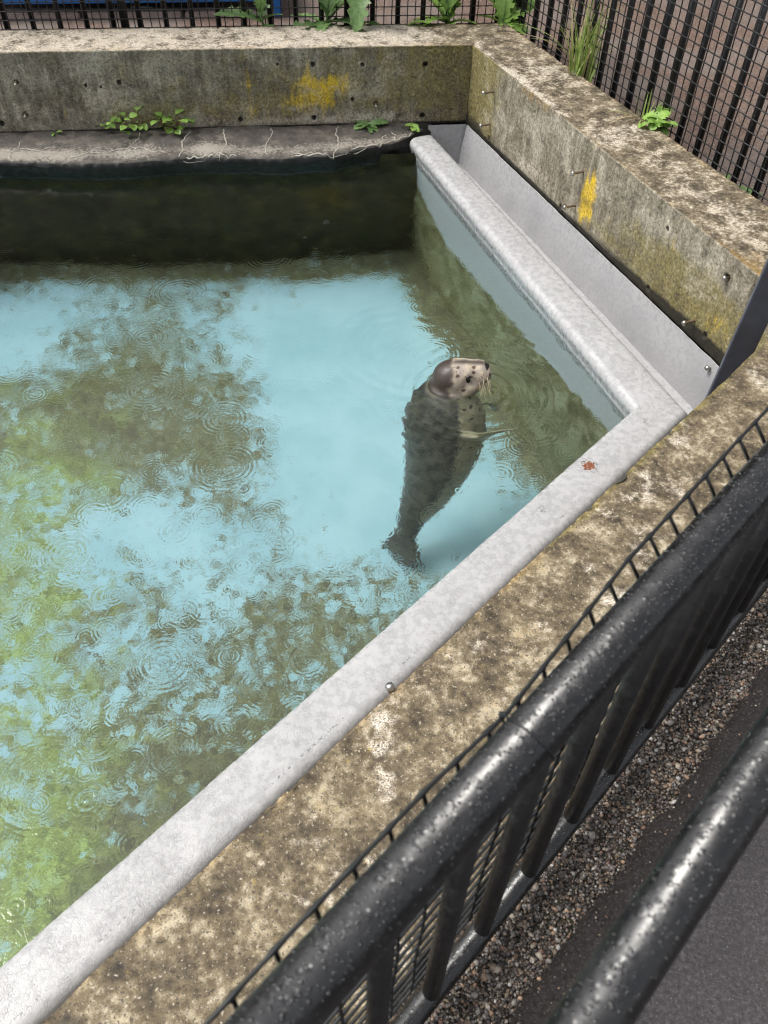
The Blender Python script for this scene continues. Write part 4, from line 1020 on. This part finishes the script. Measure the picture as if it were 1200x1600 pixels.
gb = 'leafy weeds growing between the back wall and its railing'
def tall(loc, label, leaves, mat, hgt=.3, seed=0):
    rnd = random.Random(seed); root = empty('tall_weed', loc, label, 'weed', gb)
    lean = (rnd.uniform(-.04, .04), -.03)
    V, F = tube([(lean[0] * t, lean[1] * t, hgt * t) for t in np.linspace(0, 1, 6)], [.006 - .003 * t for t in np.linspace(0, 1, 6)], 6); link('stem', mesh('stem', V, F, True), M_LEAF2, root)
    for (h, az, el, L, kd, wd) in leaves:
        put_leaf(root, kd, rnd.randrange(2), (lean[0] * h / hgt, lean[1] * h / hgt, h), math.radians(az), math.radians(el), L * 1.3, mat, rnd.uniform(-.3, .3), wd)
    return root
tall((-.745, 5.235, -.12), 'light green jagged-leaved weed, leftmost of those behind the back wall', [(.14, 190, 22, .20, 'lobed', 1), (.13, -50, -10, .13, 'lobed', 1), (.17, 80, 50, .14, 'lobed', 1), (.15, -10, 30, .10, 'lobed', 1), (.2, 120, 60, .16, 'lobed', 1), (.2, -80, 50, .12, 'lobed', 1)], M_LEAF2, .26, 1)
tall((-.42, 5.27, -.12), 'large sprawling jagged-leaved weed in the middle behind the back wall', [(.13, 30, 40, .26, 'lobed', 1.1), (.12, 150, 15, .18, 'lobed', 1), (.14, -20, 8, .22, 'lobed', 1.3), (.12, -150, 5, .24, 'lobed', 1), (.2, 60, 65, .25, 'lobed', 1), (.18, 120, 60, .24, 'lobed', 1), (.13, -70, 5, .12, 'lobed', 1.4), (.2, 170, 50, .2, 'lobed', 1), (.17, 10, 55, .28, 'lobed', .9), (.14, -100, 10, .12, 'lobed', 1.2)], M_LEAF2, .3, 2)
tall((-.19, 5.31, -.12), 'drooping jagged-leaved weed right of the sprawling one', [(.34, -95, -35, .20, 'lobed', 1), (.36, -60, 5, .18, 'lobed', 1), (.3, 100, 30, .2, 'lobed', 1), (.13, -30, 5, .10, 'plain', 1.4), (.36, 10, 20, .16, 'lobed', 1)], M_LEAF2, .38, 3)
root = empty('fallen_leaf', (.12, 5.245, ZT + .004), 'single green leaf lying flat on the back edge of the back wall', 'leaf')
put_leaf(root, 'plain', 0, (.06, 0, .004), math.radians(172), math.radians(6), .13, M_LEAF, .2, 1.5)
tall((.30, 5.365, -.12), 'dense bright green feathery thistle near the back corner', [(.13, 140, 40, .24, 'lobed', 1.1), (.14, 60, 50, .2, 'lobed', 1.1), (.12, -20, 20, .13, 'lobed', 1), (.12, -90, 10, .11, 'lobed', 1.3), (.18, 180, 45, .2, 'lobed', 1), (.2, 100, 70, .22, 'lobed', 1), (.14, -140, 15, .14, 'lobed', 1), (.16, 20, 60, .2, 'lobed', 1), (.12, 160, 10, .16, 'lobed', 1)], M_LEAF, .26, 4)
tall((.60, 5.375, -.12), 'broad-leaved thistle standing right at the back corner of the walls', [(.13, 60, 60, .2, 'lobed', 1.4), (.14, 10, 35, .16, 'lobed', 1.8), (.13, -40, 5, .13, 'lobed', 1.5), (.16, 120, 50, .16, 'lobed', 1.2), (.12, 170, 25, .12, 'plain', 1), (.13, -80, 10, .10, 'lobed', 1.4), (.15, 90, 80, .18, 'lobed', 1.2)], M_LEAF, .24, 5)

def grass(loc, label, n, Hh, seed, lean, spread, extra=()):
    rnd = random.Random(seed); root = empty('grass_tuft', loc, label, 'grass')
    L = []
    for i in range(n):
        az = rnd.uniform(0, 6.28); l = Hh * rnd.uniform(.5, 1.1); bend = rnd.uniform(.05, .45); L.append((rnd.uniform(-spread, spread), rnd.uniform(-spread, spread), az, l, bend, rnd.random() < .18))
    L += list(extra)
    for (x, y, az, l, bend, dry) in L:
        d = Vector((math.cos(az), math.sin(az), 0)); side = Vector((-d.y, d.x, 0)); V, F = [], []
        c = []
        m = 9
        for i in range(m):
            t = i / (m - 1); p = Vector((x, y, 0)) + d * (l * bend * t ** 1.8) + Vector(lean) * t + Vector((0, 0, l * (t - bend * .55 * t ** 2.2)))
            wdt = .0060 * (1 - t) ** .6 + .0005
            V += [tuple(p - side * wdt), tuple(p + Vector((0, 0, -.001))), tuple(p + side * wdt)]
        for i in range(m - 1):
            a = i * 3; F += [(a, a + 1, a + 4, a + 3), (a + 1, a + 2, a + 5, a + 4)]
        link('blade', mesh('blade', V, F, True), M_DRY if dry else M_GRASS, root)
    return root
pg = fB(.78, .022, -.05)
grass(tuple(pg), 'tall green grass tuft growing up against the right railing', 60, .46, 3, (.03, .03, 0), .06,
      [(-.02, 0, math.radians(200), .42, .75, False), (-.03, .02, math.radians(172), .46, .8, False), (-.04, .01, math.radians(185), .5, .95, True), (0, 0, math.radians(150), .34, .5, False), (-.02, .0, math.radians(210), .3, .6, True)])
pg = fB(1.36, .02, -.08)
grass(tuple(pg), 'small sprawling grass sprig overhanging the right wall below the taller tuft', 7, .22, 8, (0, 0, 0), .02,
      [(0, 0, math.radians(200), .26, .8, False), (0, 0, math.radians(250), .25, .85, False), (0, 0, math.radians(30), .24, .6, False), (0, 0, math.radians(225), .3, .95, True)])
weed('nettle', tuple(fB(1.47, .020, -.01)), 'small bright green nettle with toothed leaves at the edge of the right wall', 'lobed', 22, .062, M_LEAF, cat='nettle', el=(.3, 1.5), seed=12, wide=2.2, spread=.03, stems=True)
weed('weed', tuple(fB(1.86, .19, ZG)), 'low pale green weed flat on the ground behind the right railing', 'plain', 9, .10, M_LEAF2, cat='weed', el=(.0, .5), seed=14, wide=1.4, spread=.05)
weed('weed', tuple(fB(2.05, .15, ZG)), 'little weed on the ground behind the right railing, nearer than the flat one', 'plain', 6, .07, M_LEAF, cat='weed', el=(.1, .7), seed=15, wide=1.2, spread=.04)

# ================================================================== the seal
def add_loft(V, F, pts, ra, rb, bdir, n=28):
    """ra radius along bdir (belly/back), rb lateral"""
    pts = [Vector(p) for p in pts]; N = len(pts); b0 = len(V)
    for i, p in enumerate(pts):
        t = (pts[min(i + 1, N - 1)] - pts[max(i - 1, 0)]).normalized(); b = Vector(bdir[i] if isinstance(bdir, list) else bdir); b = (b - t * b.dot(t)).normalized(); l = t.cross(b)
        for k in range(n):
            a = 2 * math.pi * k / n; V.append(tuple(p + b * math.cos(a) * ra[i] + l * math.sin(a) * rb[i]))
    for i in range(N - 1):
        for k in range(n): k2 = (k + 1) % n; F.append((b0 + i * n + k, b0 + i * n + k2, b0 + (i + 1) * n + k2, b0 + (i + 1) * n + k))
    F.append(tuple(b0 + k for k in range(n - 1, -1, -1))); F.append(tuple(b0 + (N - 1) * n + k for k in range(n)))
def catmull(P, m=6):
    P = np.array(P, float); out = []
    Q = np.vstack([2 * P[0] - P[1], P, 2 * P[-1] - P[-2]])
    for i in range(1, len(Q) - 2):
        for t in np.arange(m) / m:
            a, b, c, d = Q[i - 1], Q[i], Q[i + 1], Q[i + 2]
            out.append(.5 * ((2 * b) + (-a + c) * t + (2 * a - 5 * b + 4 * c - d) * t * t + (-a + 3 * b - 3 * c + d) * t ** 3))
    out.append(P[-1]); return np.array(out)
SHIFT = np.array([.006, .052, -.042]); HC = np.array([.262, 2.645, -.432]) + SHIFT; HX = np.array([.90, .04, .46]); HX /= np.linalg.norm(HX)
HYv = np.array([-.05, 1, 0.]); HYv -= HX * HYv.dot(HX); HYv /= np.linalg.norm(HYv); HZv = np.cross(HX, HYv)   # HZ: crown direction
def hp(x, y, z): return HC + HX * x + HYv * y + HZv * z
def seal_body():
    V, F = [], []
    # body: x,y,z, belly-back radius, lateral radius
    B = np.array([(.258, 2.645, -.43, .076, .076), (.250, 2.640, -.475, .088, .084), (.238, 2.615, -.55, .138, .122), (.234, 2.575, -.65, .168, .156), (.232, 2.53, -.79, .166, .158), (.212, 2.48, -.95, .140, .136), (.172, 2.43, -1.12, .104, .104), (.132, 2.40, -1.23, .078, .082), (.108, 2.37, -1.32, .056, .066), (.095, 2.345, -1.38, .042, .060)])
    B[:, :3] += SHIFT
    C = catmull(B, 6); add_loft(V, F, C[:, :3], C[:, 3], C[:, 4], (1, -.1, .2), 32)
    # head: skull to muzzle
    Hd = np.array([(-.075, -.012, .030, .034), (-.06, -.008, .058, .060), (-.03, -.002, .078, .077), (.005, 0, .080, .078), (.04, -.004, .070, .068), (.075, -.014, .060, .057), (.105, -.018, .051, .051), (.128, -.019, .043, .046), (.142, -.018, .030, .033), (.149, -.016, .014, .018)])
    Cc = catmull(Hd, 5); add_loft(V, F, [hp(q[0], 0, q[1]) for q in Cc], Cc[:, 2], Cc[:, 3], tuple(HZv), 32)
    def ell(c, r, n=14):
        b0 = len(V)
        for i in range(n + 1):
            th = math.pi * i / n
            for k in range(n * 2):
                ph = math.pi * k / n; d = HX * math.cos(th) * r[0] + HYv * math.sin(th) * math.cos(ph) * r[1] + HZv * math.sin(th) * math.sin(ph) * r[2]; V.append(tuple(c + d))
        m_ = n * 2
        for i in range(n):
            for k in range(m_): F.append((b0 + i * m_ + k, b0 + i * m_ + (k + 1) % m_, b0 + (i + 1) * m_ + (k + 1) % m_, b0 + (i + 1) * m_ + k))
    for sgn in (-1, 1):
        ell(hp(.106, .023 * sgn, -.030), (.038, .033, .034))        # whisker pads
        ell(hp(.045, .040 * sgn, .018), (.036, .024, .024))         # brow
        ell(hp(.030, .036 * sgn, -.040), (.070, .042, .046))           # cheek
    ell(hp(.136, 0, -.006), (.018, .020, .016))                      # nose pad
    ell(hp(.088, 0, -.056), (.050, .046, .036))                      # chin
    ell(hp(.015, 0, -.045), (.085, .070, .070)); ell(hp(-.012, 0, -.022), (.074, .078, .082))                        # throat
    # fore flippers
    def flip(pts, w, th, bd):
        C = catmull([np.array(p) + SHIFT for p in pts], 4); n = len(C); rr = np.interp(np.linspace(0, 1, n), np.linspace(0, 1, len(w)), w); tt = np.interp(np.linspace(0, 1, n), np.linspace(0, 1, len(th)), th)
        add_loft(V, F, C, rr, tt, bd, 16)
    flip([(.30, 2.47, -.66), (.35, 2.42, -.60), (.41, 2.41, -.555), (.46, 2.415, -.535), (.515, 2.42, -.53)], [.05, .05, .045, .035, .008], [.03, .018, .011, .008, .004], (.2, .5, -.8))
    flip([(.30, 2.66, -.76), (.37, 2.70, -.74), (.43, 2.72, -.76), (.47, 2.73, -.8)], [.05, .05, .04, .01], [.03, .014, .009, .004], (.3, -.4, .8))
    # hind flippers
    for sg in (-1, 1):
        base = np.array([.100, 2.36, -1.33]); d = np.array([-.10, -.22, -.95]); lat = np.array([.75, -.55, 0.05])
        for j, (a, l) in enumerate(((-.2, .30), (0.02, .27), (.22, .25), (.42, .23), (.6, .27))):
            dd = d + lat * sg * (.12 + a * .5); dd /= np.linalg.norm(dd)
            p0 = base + lat * sg * .012
            flip([p0, p0 + dd * l * .5, p0 + dd * l * .85, p0 + dd * l], [.022, .020, .015, .005], [.013, .009, .007, .004], (lat[0], lat[1], 0.0))
        web = [base + lat * sg * .01, base + d * .1 + lat * sg * .025, base + d * .18 + lat * sg * .04]
        flip(web, [.030, .044, .048], [.014, .009, .006], (lat[0], lat[1], 0.0))
    return V, F
V, F = seal_body()
tmp = bpy.data.objects.new('tmp', mesh('tmp', V, F)); COL.objects.link(tmp)
md = tmp.modifiers.new('r', 'REMESH'); md.mode = 'VOXEL'; md.voxel_size = .0052; md.use_smooth_shade = True
md2 = tmp.modifiers.new('s', 'SMOOTH'); md2.factor = .5; md2.iterations = 22
dg = bpy.context.evaluated_depsgraph_get(); dg.update()
sm = bpy.data.meshes.new_from_object(tmp.evaluated_get(dg)); bpy.data.objects.remove(tmp)
sm.name = 'seal_body'
nv = len(sm.vertices); SP = np.zeros(nv * 3, np.float32); sm.vertices.foreach_get('co', SP); SP = SP.reshape(-1, 3).astype(float)
SN = np.zeros(nv * 3, np.float32); sm.vertices.foreach_get('normal', SN) if False else sm.vertex_normals.foreach_get('vector', SN); SN = SN.reshape(-1, 3)
# eye sockets and nostrils pressed in, wrinkled snout
def hl(P): q = P - HC; return np.stack([q @ HX, q @ HYv, q @ HZv], 1)
L_ = hl(SP)
inhead = (SP[:, 2] > -.62)
disp = np.zeros(nv)
EYE = [(.060, -.053, .010), (.060, .053, .010)]; EAR = [(.005, -.072, -.006), (.005, .072, -.006)]; NOS = [(.138, -.010, .002), (.138, .010, .002)]
for e in EYE: disp -= .006 * np.exp(-((L_ - np.array(e)) ** 2).sum(1) / .016 ** 2)
for e in EAR: disp -= .004 * np.exp(-((L_ - np.array(e)) ** 2).sum(1) / .006 ** 2)
for e in NOS: disp -= .006 * np.exp(-((L_ - np.array(e)) ** 2).sum(1) / .006 ** 2)
mo = np.exp(-((L_[:, 2] + .040) / .005) ** 2) * sstep(L_[:, 0], .07, .10) * inhead; disp -= .004 * mo
disp += (fbm(SP, 30, 3, 3) - .5) * .004
SP2 = SP + SN * disp[:, None]
sm.vertices.foreach_set('co', SP2.astype(np.float32).ravel())
# colour masks: r belly, g dark cap, b features
zc = np.array([-1.45, -1.24, -1.02, -.75, -.54, -.3]); cx = np.interp(SP[:, 2], zc, [.08, .128, .205, .246, .258, .262]); cyy = np.interp(SP[:, 2], zc, [2.3, 2.40, 2.47, 2.56, 2.62, 2.645]); rad = np.interp(SP[:, 2], zc, [.05, .062, .122, .155, .098, .08])
side = ((SP[:, 0] - cx) * .95 + (SP[:, 1] - cyy) * .1) / rad
belly = sstep(side, -.15, .55)
cap = sstep(L_[:, 2] * 1.0 - L_[:, 0] * .9 + (fbm(SP, 30, 4, 4) - .5) * .06, .005, .075)
cap = np.maximum(cap, sstep(-L_[:, 0] + (fbm(SP, 30, 4, 4) - .5) * .05, -.005, .052))
cap = np.maximum(cap, .8 * sstep(L_[:, 2] + .02 * (L_[:, 0] > .1) - L_[:, 0] * .0, .030, .042) * sstep(L_[:, 0], .03, .06) * 0 + .75 * np.exp(-(L_[:, 1] / .022) ** 2) * sstep(L_[:, 2], .0, .02) * sstep(L_[:, 0], .0, .04))
hm = sstep(SP[:, 2], -.522, -.498)  # waterline step: painted underwater darkening, along with the face-to-belly colour change
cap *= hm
feat = np.zeros(nv)
for e in NOS: feat = np.maximum(feat, np.exp(-((L_ - np.array(e)) ** 2).sum(1) / .007 ** 2))
for e in EAR: feat = np.maximum(feat, np.exp(-((L_ - np.array(e)) ** 2).sum(1) / .006 ** 2))
for e in EYE: feat = np.maximum(feat, .8 * np.exp(-(((L_ - np.array(e)) / np.array([1.5, 1, 1])) ** 2).sum(1) / .009 ** 2))
nose = sstep(L_[:, 0], .130, .142) * sstep(L_[:, 2], -.012, .0) * .7
feat = np.maximum(np.maximum(feat, nose), mo * .6)
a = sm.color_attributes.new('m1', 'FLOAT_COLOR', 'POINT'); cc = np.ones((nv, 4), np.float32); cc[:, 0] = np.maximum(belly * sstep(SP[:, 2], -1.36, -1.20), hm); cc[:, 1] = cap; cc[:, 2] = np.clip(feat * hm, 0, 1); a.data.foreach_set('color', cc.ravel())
sm.polygons.foreach_set('use_smooth', np.ones(len(sm.polygons), bool))
def m_seal():
    N = NT('wet_spotted_fur')
    bel, cap_, ft = N.attr('m1'); P = N.pos()
    n = N.noise(24, 5, .6); nf = N.noise(300, 3, .6, vec=N.scl(P, (1, 1, .4)))
    wb = N.vadd(P, N.scl(N.noise(40, 2, .5, col=True), (.012, .012, .012)))
    sp = N.n('ShaderNodeTexVoronoi', feature='F1'); N.set(sp.inputs['Vector'], N.scl(wb, (1, 1, 1.25))); sp.inputs['Scale'].default_value = 31
    spc = N.n('ShaderNodeSeparateColor'); N.t.links.new(sp.outputs['Color'], spc.inputs[0])
    spot = N.ma('MULTIPLY', N.rng(sp.outputs['Distance'], .18, .32, 1, 0), N.rng(spc.outputs[0], .35, .4))
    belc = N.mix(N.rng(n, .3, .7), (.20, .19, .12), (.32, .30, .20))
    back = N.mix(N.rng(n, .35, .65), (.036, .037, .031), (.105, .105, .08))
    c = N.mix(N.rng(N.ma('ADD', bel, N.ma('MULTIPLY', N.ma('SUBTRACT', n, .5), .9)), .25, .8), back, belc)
    c = N.mix(N.ma('MULTIPLY', spot, .9), c, (.018, .014, .010))
    sz = N.n('ShaderNodeSeparateXYZ'); N.t.links.new(P, sz.inputs[0])
    hd = N.rng(sz.outputs[2], -.522, -.498)  # same waterline step: underwater darkening painted below, face colour above
    f2 = N.ma('MULTIPLY', N.rng(N.vor(85, vec=wb), .14, .26, 1, 0), N.rng(N.noise(16, 2, .5), .5, .58))
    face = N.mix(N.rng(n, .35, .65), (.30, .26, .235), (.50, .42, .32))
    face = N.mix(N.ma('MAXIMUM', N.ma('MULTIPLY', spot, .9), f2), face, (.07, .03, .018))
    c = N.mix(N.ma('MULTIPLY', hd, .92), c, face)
    c = N.mix(N.rng(N.ma('ADD', cap_, N.ma('MULTIPLY', N.ma('SUBTRACT', nf, .5), .5)), .15, .9), c, N.mix(N.rng(nf, .4, .6), (.020, .014, .011), (.055, .040, .032)))
    c = N.mix(N.rng(ft, .2, .6), c, (.006, .005, .005))
    h = N.ma('ADD', N.ma('MULTIPLY', nf, .0012), N.ma('MULTIPLY', n, .002))
    return N.bsdf(c, N.rng(nf, .3, .7, .34, .5), N.bump(h), .4, Coat_Weight=.08, Coat_Roughness=.2)
M_SEAL = m_seal(); sm.materials.clear()
rs = empty('seal', (.2, 2.45, -1.4), 'spotted grey seal hanging upright in the water with its head out', 'seal')
for p in (sm,):
    sm.transform(Matrix.Translation(-rs.location))
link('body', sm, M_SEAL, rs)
M_EYE = NT('wet_dark_eye').bsdf((.006, .004, .004), .05, None, .6)
M_WHISK = NT('pale_whisker').bsdf((.62, .52, .38), .45, None, .4)
def sph(name, c, r, mat, parent, sc=(1, 1, 1)):
    bm = bmesh.new(); bmesh.ops.create_uvsphere(bm, u_segments=20, v_segments=14, radius=r); me = bpy.data.meshes.new(name); bm.to_mesh(me); bm.free()
    me.polygons.foreach_set('use_smooth', np.ones(len(me.polygons), bool)); o = link(name, me, mat, parent); o.location = Vector(c) - parent.location; o.scale = sc; return o
for e in EYE: sph('eye', hp(e[0], e[1] * 1.03, e[2]), .0130, M_EYE, rs, (.85, .85, 1.4))
rnd = random.Random(4)
for sg in (-1, 1):
    for i in range(12):
        b = hp(.112 + rnd.uniform(-.02, .022), sg * .050 + rnd.uniform(-.004, .004), -.030 + rnd.uniform(-.014, .012)); l = rnd.uniform(.035, .070)
        d = HX * rnd.uniform(.05, .4) + HYv * sg * rnd.uniform(.25, .7) + np.array([0, 0, -1.0]); d /= np.linalg.norm(d)
        p = [b, b + d * l * .4 + HYv * sg * .008, b + d * l * .75 + HYv * sg * .01, b + d * l + HYv * sg * .008]
        V, F = tube([q - np.array(rs.location) for q in p], [.0008, .0007, .0005, .0002], 4); link('whisker', mesh('whisker', V, F, True), M_WHISK, rs)
